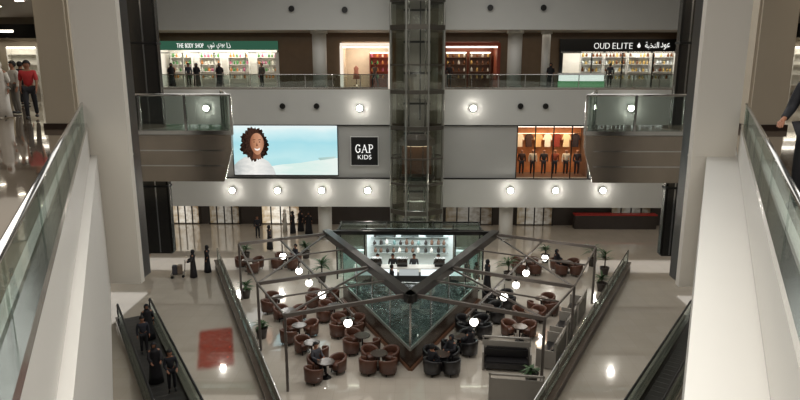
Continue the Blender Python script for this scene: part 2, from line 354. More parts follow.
for x0, x1, w_, ks in ((B0, B1, 'left', (1,)), (C0, C1, 'right', (-1, 1))):
    for k in ks:
        t = shelf_unit((x0+x1)/2+k*.95, YS+2.7, ZU, 'shelf unit in the small shop %s of the elevator' % w_, 'shelves in the small shop %s of the elevator' % w_, SHOPR if w_ == 'left' else SHOPB)
        fill(t, 'small item on the shelves of the small shop %s of the elevator' % w_, 'goods in the small shop %s of the elevator' % w_, gk if w_ == 'left' else dk, 4)
t = thing('garment_stand', 'pale garment on a stand in the shop left of the elevator', 'stand', ((B0+B1)/2-.9, YS+1.8, ZU))
MB().lathe([(.25, 0), (.25, .03), (.03, .06), (.03, .8)], 14).obj('base', CHROME, t, True); MB().lathe([(.28, .5), (.2, .95), (.16, 1.1), (.2, 1.35), (.08, 1.48), (.03, 1.55)], 16, sy=.7).obj('garment', mat('rose_cloth', '#b07868', .8), t, True)
c0 = P(559, 80, 46.3).x; c1 = P(603, 80, 46.3).x
t = thing('display_counter', 'white lit glass display counter before the perfume shop', 'counter', ((c0+c1)/2, 46.3, ZU)); w = (c1-c0)/2
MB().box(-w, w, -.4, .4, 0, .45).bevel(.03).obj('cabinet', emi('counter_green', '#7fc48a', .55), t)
MB().box(-w+.05, w-.05, -.37, .37, .45, .95).obj('glass_case', emi('case_glow', '#f8faf4', 1.5), t); MB().box(-w-.03, w+.03, -.42, .42, .95, 1.02).obj('top', SHOPW, t)
for px, Y, z0, z1, r, lab in ((320, 45, ZU, 14.95, .5, 'white round column beside the shop left of the elevator'), (514, 45, ZU, 14.95, .5, 'white round column beside the shop right of the elevator'), (325, 44.4, 0, 2.72, .5, 'white ground-floor column behind the kiosk, left'), (506, 44.4, 0, 2.72, .5, 'white ground-floor column behind the kiosk, right'), (545, 46, ZU, 14.95, .3, 'slim cream column left of the perfume shop')):
    x = P(px, 70 if z0 > 1 else 215, Y).x
    t = thing('column', lab, 'column', (x, Y, z0)); MB().lathe([(r, 0.15), (r, z1-z0-.2)], 24).obj('shaft', WALL, t, True)
    MB().lathe([(r+.08, 0), (r+.08, .15)], 24).obj('base', CHROME, t); MB().lathe([(r+.1, z1-z0-.2), (r+.1, z1-z0)], 24).obj('capital', WALL, t)

# ------------------------------------------------------------------ railings
def rail(name, lab, a, c, z, h=1.0, step=1.5, posts=False, gm=GLASS, hr=.03, shoe=.1, shoem=CHROME, hm=CHROME):
    a = Vector((a[0], a[1], 0)); c = Vector((c[0], c[1], 0)); d = c-a; L_ = d.length; rz = math.atan2(d.y, d.x)
    t = thing(name, lab, 'railing', (a.x, a.y, z), rz)
    n = max(1, round(L_/step)); w = L_/n
    for i in range(n): MB().box(i*w+.015, (i+1)*w-.015, -.008, .008, shoe*.5, h-hr).obj('glass_panel', gm, t)
    if posts:
        for i in range(n+1): MB().box(i*w-.025, i*w+.025, -.03, .03, 0, h).obj('post', CHROME if posts is True else posts, t)
    MB().tube([(0, 0, h), (L_, 0, h)], hr, 10).obj('handrail', hm, t, True)
    MB().box(0, L_, -.05, .05, 0, shoe).obj('base_shoe', shoem, t)
    return t
for s, nm in ((-1, 'left'), (1, 'right')):
    rail('glass_railing', 'near glass railing with chrome rails on the %s gallery edge' % nm, (s*(vx(.9)+.05), .9), (s*(vx(YP-.1)+.05), YP-.1), ZU+.5, .43, 1.5, hr=.02, shoe=.07)
    rail('glass_railing', 'glass railing continuing past the pillar on the %s gallery' % nm, (s*(vx(19)+.1), 19), (s*(vx(42.6)+.1), 42.6), ZU, 1.0, 2.0)
rail('glass_railing', 'glass railing above the upper far wall, left of the elevator', (-20.5, YF+.15), (-1.6, YF+.15), ZU, .95, 1.9, True)
rail('glass_railing', 'glass railing above the upper far wall, right of the elevator', (2.3, YF+.15), (20.5, YF+.15), ZU, .95, 1.9, True)
# ------------------------------------------------------------------ near pillars
def pxx(px, Y): return P(px, 65, Y).x
for s, nm, a, c in ((-1, 'left', 75, 121), (1, 'right', 701, 746)):
    x0, x1 = pxx(a, YP), pxx(c, YP)
    t = thing('pillar', 'large white square pillar on the %s end of the near railing' % nm, 'pillar', ((x0+x1)/2, YP, ZB)); w = (x1-x0)/2
    MB().box(-w, w, 0, .15, 0, 10).obj('shaft', PILL, t); MB().box(-w+.02, w-.02, .15, .5, .05, 10).obj('back_panel', mat('pillar_dark', '#3c3936', .3, .5), t)
    MB().box(-w-.006, w+.006, -.006, .156, 2.47, 2.5).obj('joint_band', PILL, t)
for nm, a, c in (('left', 38, 72), ('right', 754, 794)):
    x0, x1 = pxx(a, 15.6), pxx(c, 15.6)
    t = thing('pillar', 'off-white column standing on the %s gallery floor' % nm, 'pillar', ((x0+x1)/2, 16.1, ZU)); w = (x1-x0)/2
    MB().box(-w, w, -.5, .5, 0, 4).bevel(.06).obj('shaft', BEIGE, t); MB().box(-w-.03, w+.03, -.53, .53, 0, .15).obj('base', DWOOD, t)
YD = 17.4
for nm, a, c in (('left', 118, 158), ('right', 678, 708)):
    x0, x1 = pxx(a, YD), pxx(c, YD)
    t = thing('column', 'dark metal-clad column behind the %s white pillar' % nm, 'column', ((x0+x1)/2, YD, 7.15)); w = (x1-x0)/2
    MB().box(-w, w, 0, .3, 0, 11.5).bevel(.05).obj('cladding', mat('dark_cladding', '#55534f', .25, .85), t)
    for q in (-.4, .35): MB().box(q*w-.02, q*w+.02, -.012, .01, .05, 11.4).obj('seam_trim', CHROME, t)
    for zz in (2.0, 6.0): MB().box(-w-.01, w+.01, -.02, .3, zz, zz+.06).obj('joint_band', BLACK, t)
# balconies projecting into the void
YW = 14.35; YV = 17.0
for s, nm, a, c in ((-1, 'left', 126, 231), (1, 'right', 586, 690)):
    x0, x1 = P(a, 135, YW).x, P(c, 135, YW).x
    inn = x1 if s < 0 else x0; ib = inn*YV/YW*1.02
    of = s*(vx(YW)-.03); ob = s*(vx(YV)-.03)
    t = thing('balcony', 'brushed-metal balcony jutting into the void from the %s gallery' % nm, 'balcony', (inn, YW, ZU))
    pr = [(0, -.02), (of-inn, -.02), (of-inn, -1.1), (s*.22, -1.1), (0, -.35)]
    mb = MB(); v0 = [mb.bm.verts.new((p[0], 0, p[1])) for p in pr]; v1 = [mb.bm.verts.new((p[0]+(s*.1 if abs(p[0]) < 1 else s*.2), .5, p[1])) for p in pr]
    mb.bm.faces.new(v0); mb.bm.faces.new(v1[::-1])
    for i in range(5): mb.bm.faces.new((v0[i], v0[(i+1) % 5], v1[(i+1) % 5], v1[i]))
    fas = mb.obj('fascia', BRONZE, t)
    mb = MB()
    for zz in (-.36, -.72): mb.box(min(s*.2, of-inn), max(s*.2, of-inn), -.012, .0, zz-.015, zz+.015)
    mb.obj('fascia_trim', CHROME, fas)
    pl = [(0, 0), (of-inn, 0), (ob-inn, YV-YW), (ib-inn, YV-YW)]
    MB().prism(pl, -.02, 0).obj('deck', FLOORU, t)
    MB().prism([(p[0]+s*.25*(1 if i in (0, 3) else -.1), p[1]*.8+.5) for i, p in enumerate(pl)], -.9, -.02).obj('soffit', BRONZE, t)
    rail('glass_railing', 'glass railing along the front of the %s metal balcony' % nm, (min(inn, of), YW+.1), (max(inn, of), YW+.1), ZU, .92, 1.2, True)
    rail('glass_railing', 'short glass railing across the end of the %s metal balcony' % nm, (inn+s*.14, YW+.25), (ib+s*.1, YV-.05), ZU, .92, 1.2, True)

# ------------------------------------------------------------------ billboard, square sign, showcase
a = P(232, 125.5, YF); c = P(338, 175, YF)
cx, cz, w, h = (a.x+c.x)/2, (a.z+c.z)/2, (c.x-a.x)/2, (a.z-c.z)/2
t = thing('billboard', 'wide lit billboard of a smiling curly-haired woman against a turquoise beach scene', 'billboard', (cx, YF+.02, cz))
MB().box(-w, w, 0, .1, -h, h).obj('screen', gradient('ad_sky', [(0, '#98d8de'), (.35, '#bfe8ec'), (.6, '#a8dee8'), (.85, '#cdeef2'), (1, '#e8f6f6')], 'Z', 1.0, .5, 2.5), t)
def flat(pts, y, nm, m, par):
    mb = MB(); mb.bm.faces.new([mb.bm.verts.new((p[0], y, p[1])) for p in pts]); return mb.obj(nm, m, par)
def blob(cx_, cz_, rx, rz_, n=28, j=0., f=7):
    return [(cx_+rx*(1+j*math.sin(f*2*PI*k/n)+j*.6*math.sin(3*k))*math.cos(2*PI*k/n), cz_+rz_*(1+j*math.sin(f*2*PI*k/n))*math.sin(2*PI*k/n)) for k in range(n)]
SKA = gradient('ad_skin', [(0, '#8a5640'), (.35, '#bd8564'), (.7, '#d29c7c'), (1, '#a8745a')], 'X', .95, .3, 5)
NKA = gradient('ad_neck', [(0, '#6a4030'), (1, '#a06c52')], 'X', .85, .3)
flat([(-.6*w, -h), (w, -h), (w, -h*.3), (.7*w, -h*.36), (.3*w, -h*.5), (-.1*w, -h*.58), (-.6*w, -h*.75)], -.008, 'beach', gradient('ad_sea', [(0, '#f6faf6'), (.5, '#d8efe8'), (1, '#eaf4ee')], 'X', 1.0, .8, 7), t)
flat([(-w, -h), (-w*.2, -h), (-w*.24, -h*.74), (-w*.33, -h*.46), (-w*.45, -h*.3), (-w*.62, -h*.22), (-w*.8, -h*.28), (-w*.93, -h*.46), (-w, -h*.6)], -.016, 'light_top', gradient('ad_shirt', [(0, '#b8bcba'), (.5, '#f4f2ec'), (1, '#cfd2d0')], 'X', 1.0, .6, 6), t)
hp = []
for k in range(140):
    q = 2*PI*k/140; rr = 1+.05*math.sin(23*q)+.05*math.sin(7*q+1)+.03*math.sin(41*q)
    low = max(0, -math.sin(q)); wide_ = 1+.35*low*(1-low)*2
    hp.append((-.6*w+.25*w*rr*math.cos(q)*wide_, .34*h+(.58+.18*low)*h*rr*math.sin(q)))
flat([(min(w*.99, max(-w*.985, p[0]+.0004*k)), min(h*.985, p[1])) for k, p in enumerate(hp)], -.02, 'hair', gradient('ad_hair', [(0, '#1c1411'), (.45, '#4c342a'), (1, '#140f0d')], 'X', .8, 1.6, 18), t)
flat([(-.64*w, -.34*h), (-.47*w, -.36*h), (-.49*w, .08*h), (-.6*w, .12*h)], -.022, 'neck', NKA, t)
fx_, fz_ = -.54*w, .26*h
face = flat([(fx_+.135*w*math.cos(k*PI/16)*(1-.25*max(0, -math.sin(k*PI/16))), fz_+.44*h*math.sin(k*PI/16)) for k in range(32)], -.024, 'face', SKA, t)
flat([(fx_-.055*w, fz_-.18*h), (fx_, fz_-.205*h), (fx_+.06*w, fz_-.16*h), (fx_+.045*w, fz_-.24*h), (fx_, fz_-.275*h), (fx_-.035*w, fz_-.25*h)], -.028, 'smile', emi('ad_teeth', '#fbf4ee', 1.0), face)
for q in (-.055, .05): flat(blob(fx_+q*w, fz_+.08*h, .016*w, .02*h, 10), -.028, 'eye', emi('ad_eye', '#2a1a14', .6), face); flat([(fx_+q*w-.03*w, fz_+.15*h), (fx_+q*w+.03*w, fz_+.16*h), (fx_+q*w+.024*w, fz_+.185*h), (fx_+q*w-.024*w, fz_+.175*h)], -.028, 'eyebrow', emi('ad_eye', '#2a1a14', .6), face)
flat([(fx_-.004*w, fz_+.06*h), (fx_+.022*w, fz_-.08*h), (fx_-.02*w, fz_-.09*h)], -.027, 'nose', NKA, face)
flat([(.62*w, -.3*h), (.97*w, -.24*h), (.93*w, -.32*h), (.66*w, -.4*h)], -.014, 'boat', gradient('ad_boat', [(0, '#a8ccc8'), (1, '#c8ddd8')], 'X', .95, .4), t)
mb = MB()
for x0, x1, z0, z1, y0, y1 in ((-w-.06, w+.06, h, h+.06, -.04, .1), (-w-.06, w+.06, -h-.06, -h, -.04, .1), (-w-.06, -w, -h, h, -.04, .1), (w, w+.06, -h, h, -.04, .1)): mb.box(x0, x1, y0, y1, z0, z1)
mb.obj('frame', DARK, t)
t, cx, cz, w, h = sign(351, 378, 137, 165, YF-.02, BLACK, 'square black sign with white lettering right of the billboard', [('KIDS', 358, 371.5, 154.8, 159, LETTER, -.012)])
mb = MB()
for x0, x1, z0, z1 in ((-w-.05, w+.05, h, h+.05), (-w-.05, w+.05, -h-.05, -h), (-w-.05, -w, -h, h), (w, w+.05, -h, h)): mb.box(x0, x1, -.09, .08, z0, z1)
mb.obj('frame', mat('pale_edge', '#d8d8d4', .3), t)
gz = .18; gh = .27
mb = MB(); cxg = -.45
mb.stroke([(cxg+.15*math.cos(math.radians(q)), gz+gh*math.sin(math.radians(q))) for q in range(45, 316, 15)], .055, -.085); mb.stroke([(cxg+.13, gz-.21), (cxg+.13, gz-.02)], .055, -.085); mb.stroke([(cxg+.05, gz-.02), (cxg+.19, gz-.02)], .03, -.085); mb.stroke([(cxg+.13, gz+gh*.55), (cxg+.13, gz+gh)], .025, -.085)
mb.obj('letter', LETTER, t)
mb = MB(); mb.stroke([(-.16, gz-gh), (0, gz+gh)], .03, -.085); mb.stroke([(.17, gz-gh), (0, gz+gh)], .06, -.085); mb.stroke([(-.09, gz-.08), (.09, gz-.08)], .03, -.085)
for q in (-.16, .17): mb.stroke([(q-.06, gz-gh), (q+.06, gz-gh)], .03, -.085)
mb.obj('letter', LETTER, t)
mb = MB(); cxg = .41
mb.stroke([(cxg-.06, gz-gh), (cxg-.06, gz+gh)], .06, -.085); mb.stroke([(cxg-.06, gz+gh)]+[(cxg+.04+.12*math.cos(math.radians(q)), gz+.125+.14*math.sin(math.radians(q))) for q in range(80, -91, -17)]+[(cxg-.06, gz-.015)], .045, -.085); mb.stroke([(cxg-.14, gz-gh), (cxg+.02, gz-gh)], .03, -.085); mb.stroke([(cxg-.14, gz+gh), (cxg-.04, gz+gh)], .03, -.085)
mb.obj('letter', LETTER, t)
t = thing('shop_window', 'orange-lit display window with dressed mannequins on the right far wall', 'shop window', ((w0+w1)/2, YF+.1, 4.8)); w = (w1-w0)/2
MB().box(-w, w, 2.3, 2.4, 0, 3.7).obj('back_panel', mat('showcase_orange', '#c07a4a', .6, var=.6, scale=1.6), t)
MB().box(-w, w, .3, 2.4, .0, .05).obj('floor_board', SHOPB, t); MB().box(-w, w, .3, 2.4, 3.65, 3.7).obj('soffit', SHOPB, t)
for q in (-1, 1): MB().box(min(q*w, q*(w-.05)), max(q*w, q*(w-.05)), .3, 2.3, .05, 3.65).obj('side_panel', SHOPB, t)
mb = MB()
for k in range(5): mb.box(-w+k*w/2-.035, -w+k*w/2+.035, 0, .08, 0, 3.7)
mb.obj('mullion', BLACK, t); MB().box(-w, w, .02, .1, 3.62, 3.72).obj('top_rail', BLACK, t)
MB().box(-w+.1, w-.1, .5, .6, 3.55, 3.62).obj('light_strip', STRIP, t)
MB().tube([(-w+.15, 1.9, 2.95), (w-.15, 1.9, 2.95)], .03, 8).obj('garment_rail', CHROME, t)
area(((w0+w1)/2, YF+1.0, 8.3), (0, 0, 0), 4.2, 1, 130, (1, .76, .5))
cols = ['#e8d8c0', '#3a2018', '#c8a070', '#d8cfc0', '#7a2a1c', '#e0c8a0', '#2a2024']
pr = [(-.08, 0), (.08, 0), (.24, -.08), (.34, -.42), (.25, -.46), (.19, -.3), (.22, -.95), (-.22, -.95), (-.19, -.3), (-.25, -.46), (-.34, -.42), (-.24, -.08)]
gm = MB(); va = [gm.bm.verts.new((x, -.05, z)) for x, z in pr]; vb = [gm.bm.verts.new((x, .05, z)) for x, z in pr]; gm.bm.faces.new(va); gm.bm.faces.new(vb[::-1])
for i in range(12): gm.bm.faces.new((va[i], va[(i+1) % 12], vb[(i+1) % 12], vb[i]))
gme = gm.mesh('garment', BLACK)
for i in range(7):
    o = put('hanging_shirt', gme); o.location = (w0+.5+i*(w1-w0-1)/6, YF+2.0, 4.8+2.93); o.material_slots[0].link = 'OBJECT'; o.material_slots[0].material = mat('shirt_'+cols[i], cols[i], .8)
    tag(o, ('leftmost', 'second', 'third', 'middle', 'fifth', 'sixth', 'rightmost')[i]+' of the shirts hanging in the orange display window', 'shirt', 'shirts in the display window')

# ------------------------------------------------------------------ spotlights on the far wall
def spot(px, py, lab, lit=True, grp=None):
    p = P(px, py, YF); t = thing('wall_spotlight', lab, 'spotlight', (p.x, YF, p.z), 0, grp)
    MB().tube([(0, 0, 0), (0, -.22, 0)], [.15, .2], 14).obj('housing', CHROME if lit else BLACK, t)
    MB().tube([(0, -.221, 0), (0, -.24, 0)], .19 if lit else .13, 14).obj('lens', LENS if lit else DARK, t)
    if lit: point((p.x, YF-.5, p.z), 26)
for px, lab in ((207, 'lit spotlight on the upper band seen past the left balcony'), (360, 'lit spotlight on the upper band above the square black sign'), (473, 'lit spotlight on the upper band just right of the elevator'), (630, 'lit spotlight on the upper band seen past the right balcony')): spot(px, 108, lab)
for px, lab in ((233, 'lit spotlight below the left end of the billboard'), (278, 'lit spotlight below the middle of the billboard'), (322, 'lit spotlight below the right end of the billboard'), (368, 'lit spotlight below the square black sign'), (510, 'lit spotlight below the left edge of the orange display window'), (555, 'lit spotlight below the middle of the orange display window'), (602, 'lit spotlight right of and below the orange display window')): spot(px, 190, lab)
for px in (283, 317, 520, 545): spot(px, 106, 'small dark unlit fixture on the upper white band', False, 'unlit fixtures on the upper band')
for px, py in ((345, 10), (490, 8), (292, 9), (543, 8)): spot(px, py, 'small dark unlit fixture on the topmost white band', False, 'unlit fixtures on the topmost band')

# ------------------------------------------------------------------ elevator
ex = P(417, 110, 41.3).x; ey = 41.25; er = 1.85
t = thing('elevator_shaft', 'tall see-through glass elevator shaft in the centre of the far wall', 'elevator', (ex, ey, 0))
oc = [(er*math.cos(PI/8+k*PI/4), er*math.sin(PI/8+k*PI/4)*.85) for k in range(8)]
for k in range(8): MB().tube([(oc[k][0], oc[k][1], 0), (oc[k][0], oc[k][1], 19)], .07, 6).obj('mullion', mat('shaft_metal', '#8a8880', .3, .5), t)
for k in range(8):
    p, q = oc[k], oc[(k+1) % 8]
    MB().bar((p[0]*.98, p[1]*.98, 9.5), (q[0]*.98, q[1]*.98, 9.5), .02, 18.9).obj('glass_panel', GLASSD, t)
for z, hh in ((3.0, .3), (4.9, .14), (6.6, .1), (8.6, .25), (10.9, .25), (12.6, .1), (14.9, .3), (16.6, .3)):
    mb = MB()
    for k in range(8): mb.bar((oc[k][0], oc[k][1], z), (oc[(k+1) % 8][0], oc[(k+1) % 8][1], z), .12, hh)
    mb.obj('ring_beam', mat('shaft_ring', '#5a554d', .35, .6), t)
for q in (-.55, .55): MB().box(q-.06, q+.06, .5, .62, 0, 18.5).obj('guide_rail', CHROME, t)
for z in (2, 4, 6, 8, 10, 12, 14, 16): MB().box(-.9, .9, .62, .74, z, z+.14).obj('cross_brace', DARK, t)
MB().box(-1.4, 1.4, 1.25, 1.35, 0, 19).obj('back_wall', mat('shaft_back', '#8a877e', .5, var=.2, scale=1), t)
MB().tube([(.2, .3, 9), (.2, .3, 18.5)], .04, 6).obj('cable', BLACK, t)
for z in (3.4, 9.4, 12.2, 15.5): point((ex, ey-.4, z), 16, (1, .98, .93), .3)  # unseen lights added inside the shaft to brighten its glass and back wall
t = thing('elevator_car', 'dark elevator car with a lit ceiling inside the glass shaft', 'elevator car', (ex, ey-.2, 5.1))
MB().lathe([(1.2, 0), (1.2, .25)], 8, sy=.7).obj('floor_pan', DARK, t); MB().lathe([(1.2, 2.3), (1.2, 2.7), (.6, 3.0)], 8, sy=.7).obj('roof_cap', BROWNB, t)
MB().box(-1.0, 1.0, .5, .56, .25, 2.3).obj('back_panel', SHOPB, t)
MB().lathe([(.9, 2.24), (.9, 2.29)], 8, sy=.6).obj('ceiling_light', emi('car_light', '#ffe8c0', 1.6), t)
for q in (-1.1, -.4, .4, 1.1): MB().box(q-.03, q+.03, -.75 if abs(q) < 1 else -.4, -.69 if abs(q) < 1 else -.34, .25, 2.3).obj('car_mullion', CHROME, t)

# ------------------------------------------------------------------ pond
YA = 24.0; YB = 32.0; PS = .46
t = thing('pond', 'triangular raised pond with dark rippling water and wooden base', 'pond', (0, YA, 0))
LB = YB-YA; hb = PS*LB
tri = [(0, 0), (hb, LB), (-hb, LB)]
tin = [(0, .12), (hb-.06, LB-.05), (-hb+.06, LB-.05)]
MB().prism(tri, .0, .9).obj('basin_wall', mat('basin_stone', '#463a32', .18, var=.2), t)
for i, (p, q) in enumerate(zip(tri, tri[1:]+tri[:1])): MB().bar((p[0], p[1], .97), (q[0], q[1], .97), .06, .14).obj('rim', mat('rim_steel', '#9fa39c', .25, .5), t); MB().bar((p[0]*1.02, p[1]-.03, .06), (q[0]*1.02, q[1], .06), .18, .12).obj('plinth', WOOD, t)
MB().prism(tin, .9, 1.0).obj('water', water(), t)
for s, nm in ((-1, 'left'), (1, 'right')):
    t = thing('glass_screen', 'tall glass screen on the %s wall of the pond' % nm, 'glass screen', (0, YA+.05, 1.04))
    for k in range(4):
        y0, y1 = .15+k*LB/4, (k+1)*LB/4-.05
        MB().bar((s*PS*y0, y0, .98), (s*PS*y1, y1, .98), .015, 1.95).obj('glass_panel', GLASSP, t)
        MB().tube([(s*PS*y1, y1, 0), (s*PS*y1, y1, 1.98)], .025, 6).obj('post', CHROME, t)
# ------------------------------------------------------------------ pergola
ZP = 3.2
YQ = 24.2
t = thing('pergola', 'large dark steel pergola with a V of beams over the cafe', 'pergola', (0, YQ, 0))
LV = 34.3-YQ
MB().tube([(0, -.02, 1.05), (0, -.02, ZP)], .045, 8).obj('post', CHROME, t)
Sn = Vector((.48, 1, 0)).normalized()
def zz_(v, z): return Vector((v.x, v.y, z))
MB().bar((-.48*LV, LV, ZP), (.48*LV, LV, ZP), .2, .22).obj('back_beam', DARK, t)
for s in (-1, 1):
    MB().bar((-s*.08, -.15, ZP), (s*.48*LV, LV, ZP), .42, .36).obj('main_beam', DARK, t)
    al = Vector((s*Sn.x, Sn.y, 0)); out = Vector((s*Sn.y, -Sn.x, 0))
    MB().bar(zz_(out*2.7-al*.6, ZP-.1), zz_(out*2.7+al*(LV*1.1), ZP-.1), .07, .08).obj('lamp_beam', BROWNB, t)
    seq = ((.3, 5.2), (4.3, 5.4), (LV*1.08, 5.0)) if s < 0 else ((.3, 5.5), (4.3, 5.8), (LV*1.08, 5.6))
    ends = []
    for d0, ln in seq:
        p = al*d0; q = al*d0+out*ln; ends.append(q)
        MB().bar(zz_(p, ZP), zz_(q, ZP), .11, .15).obj('cross_beam', BROWNB, t)
        MB().bar(zz_(q, 0.02), zz_(q, ZP), .1, .1).obj('post', BROWNB, t)
    for (d0, ln), q in zip(seq[1:], ends): MB().bar(zz_(q, ZP), zz_(al*d0, ZP), .06, .08).obj('brace', BROWNB, t)
    for (d0, ln), (d1, l1) in zip(seq, seq[1:]): 
        dm = (d0+d1)/2; MB().bar(zz_(al*dm, ZP), zz_(al*dm+out*(ln+l1)/2, ZP), .05, .07).obj('thin_beam', BROWNB, t)
        MB().bar(zz_(al*d0+out*ln, ZP), zz_(al*d1+out*l1, ZP), .06, .09).obj('edge_beam', BROWNB, t)
gl = [None]
names = ('nearest the pond tip', 'second from the pond tip', 'third from the pond tip', 'fourth from the pond tip', 'farthest from the pond tip')
for s, nm, pts in ((-1, 'left', ((348, 323), (322, 295), (309, 283), (299, 271), (283, 256))), (1, 'right', ((474, 322), (504, 297), (516, 285), (526, 273), (545, 258)))):
    for i, (px, py) in enumerate(pts):
        p = G(px, py, 2.45); lab = 'glowing white globe lamp on the %s pergola beam, %s' % (nm, names[i])
        if gl[0] is None:
            t = thing('globe_lamp', lab, 'lamp', (p.x, p.y, 2.45), 0, 'globe lamps under the pergola'); gl[0] = t
            MB().ball((0, 0, 0), .17, u=18, v=12).obj('globe', GLOBE, t, True); MB().tube([(0, 0, .17), (0, 0, .6)], .015, 6).obj('stem', DARK, t); MB().lathe([(.07, .16), (.05, .24)], 10).obj('cap', DARK, t)
        else: dup(gl[0], (p.x, p.y, 2.45), 0, lab)
        point((p.x, p.y, 2.1), 15)

# ------------------------------------------------------------------ kiosk
K0, K1 = P(338, 245, 36).x, P(482, 245, 36).x
kc = (K0+K1)/2; kw = (K1-K0)/2
t = thing('kiosk', 'bright white coffee kiosk with glass sides behind the pond', 'kiosk', (kc, 37.4, 0))
KB = mat('kiosk_back', '#d3dede', .4, var=.1, scale=2)
MB().box(-kw*.62, kw*.62, -.05, .1, 0, 2.6).obj('back_panel', KB, t)
MB().box(-kw*.98, kw*.98, -2.0, .1, 3.02, 3.05).obj('glass_roof', GLASST, t)
MB().box(-kw*.66, kw*.66, -2.05, -1.9, 2.86, 3.12).obj('fascia', BLACK, t)
for y in (-2.0, 0): MB().box(-kw, kw, y-.04, y+.04, 2.98, 3.08).obj('roof_beam', DARK, t)
for q in (-.98, -.33, .33, .98): MB().box(q*kw-.03, q*kw+.03, -2.0, 0, 3.0, 3.08).obj('roof_beam', DARK, t)
MB().box(-kw*.6, kw*.6, -1.88, -1.8, 2.86, 2.92).obj('light_strip', STRIP, t)
for q in (-1, -.62, .62, 1):
    for y in (-2.0, 0): MB().box(q*kw-.04, q*kw+.04, y-.04, y+.04, 0, 3.0).obj('post', DARK, t)
for q in (-.81, .81):
    MB().box(q*kw-.19*kw+.05, q*kw+.19*kw-.05, -.02, .02, .1, 2.9).obj('glass_panel', GLASST, t)
    MB().box(q*kw-.19*kw+.05, q*kw+.19*kw-.05, -2.01, -1.99, .1, 2.9).obj('glass_panel', GLASST, t)
    MB().box(q*kw-.15*kw, q*kw+.15*kw, -.5, -.1, 0, 1.3).obj('side_cabinet', KB, t)
for q in (-1, 1): MB().box(q*kw-.01, q*kw+.01, -1.9, -.1, .1, 2.9).obj('glass_panel', GLASST, t)
for k in range(3): MB().box(-kw*.55, kw*.55, -.3, -.05, 1.1+k*.5, 1.14+k*.5).obj('shelf', mat('kiosk_shelf', '#8f9896', .4), t)
for q in (-.35, .0, .35): MB().box(q*kw-.55, q*kw+.55, -.42, -.38, 2.2, 2.6).obj('menu_board', mat('menu_dark', '#39403f', .4, var=.4, scale=9), t)
area((kc, 36.6, 2.8), (0, 0, 0), kw*1.1, 1.2, 150, (.95, 1, 1)); area((kc-kw*.8, 36.6, 2.85), (0, 0, 0), 1, 1, 45, (.95, 1, 1)); area((kc+kw*.8, 36.6, 2.85), (0, 0, 0), 1, 1, 45, (.95, 1, 1))
jk = [('jA', SHOPB), ('jB', SHOPW), ('jC', mat('jar_dark', '#2c2622', .4)), ('jD', mat('jar_teal', '#6a8a88', .3))]
for i in range(12):
    for k in range(3):
        if k == 2 and i % 3: continue
        kd, m_ = RN.choice(jk)
        o = put('jar', bottle_proto(kd, m_)); o.location = (kc-kw*.5+i*kw*.09+RN.uniform(-.06, .06), 37.2, 1.141+k*.5); f_ = RN.uniform(.8, 1.3); o.scale = (1.3, 1.3, f_*.95); tag(o, 'small jar on the shelves at the back of the kiosk', 'jar', 'jars on the kiosk shelves')
t = thing('display_counter', 'long lit white serving counter at the front of the kiosk', 'counter', (kc, 34.4, 0))
MB().box(-kw*.75, kw*.75, -.35, .35, 0, .7).bevel(.03).obj('cabinet', mat('counter_dark', '#2e3032', .3), t)
MB().box(-kw*.75, kw*.75, -.38, .38, 1.1, 1.15).obj('top', SHOPW, t)
for k in range(5): MB().box(-kw*.72+k*kw*.29, -kw*.46+k*kw*.29, -.33, .33, .7, 1.1).obj('glass_case', emi('case_white%d' % (k in (1, 3, 4)), '#f2fbfb', 1.3 if k in (1, 3, 4) else .5), t)
for i, q in enumerate((-.45, -.1, .4)):
    t = thing('coffee_machine', ('steel coffee machine at the left of the kiosk counter', 'steel coffee machine mid kiosk counter', 'steel coffee machine at the right of the kiosk counter')[i], 'coffee machine', (kc+q*kw, 34.5, 1.15))
    MB().box(-.3, .3, -.2, .2, 0, .14).bevel(.02).obj('base', DARK, t); bo = MB().box(-.3, .3, .0, .2, .14, .42).bevel(.02).obj('boiler', CHROME, t); tp = MB().box(-.32, .32, -.2, .2, .42, .5).bevel(.02).obj('top', CHROME, t)
    for k in (-.15, .15): MB().tube([(k, -.1, .42), (k, -.1, .32)], .03, 8).obj('spout', BLACK, tp)

# ------------------------------------------------------------------ cafe enclosure
def lx(Y): return -(5.45+.43*(Y-21.7))
def rx_(Y): return 5.4+.52*(Y-21.7)
struct('floor_cafe', MB().prism([(lx(14), 14), (rx_(14), 14), (rx_(38), 38), (lx(38), 38)], 0, .012), FLOORC)
def kerb(nm, lab, fx):
    a = Vector((fx(15), 15, 0)); c = Vector((fx(37.6), 37.6, 0)); d = c-a; L_ = d.length
    t = thing('low_wall', lab, 'low wall', a, math.atan2(d.y, d.x))
    MB().box(0, L_, -.2, .2, .012, .42).obj('body', DWOOD, t); MB().box(0, L_, -.24, .24, .42, .48).obj('coping', mat('coping', '#6a5c52', .2, .2), t)
    rail('glass_railing', 'glass railing with steel posts on the cafe\'s %s low wall' % nm, a, c, .48, .75, 1.7, True)
kerb('left', 'long dark low wall along the left side of the cafe', lx); kerb('right', 'long dark low wall along the right side of the cafe', rx_)

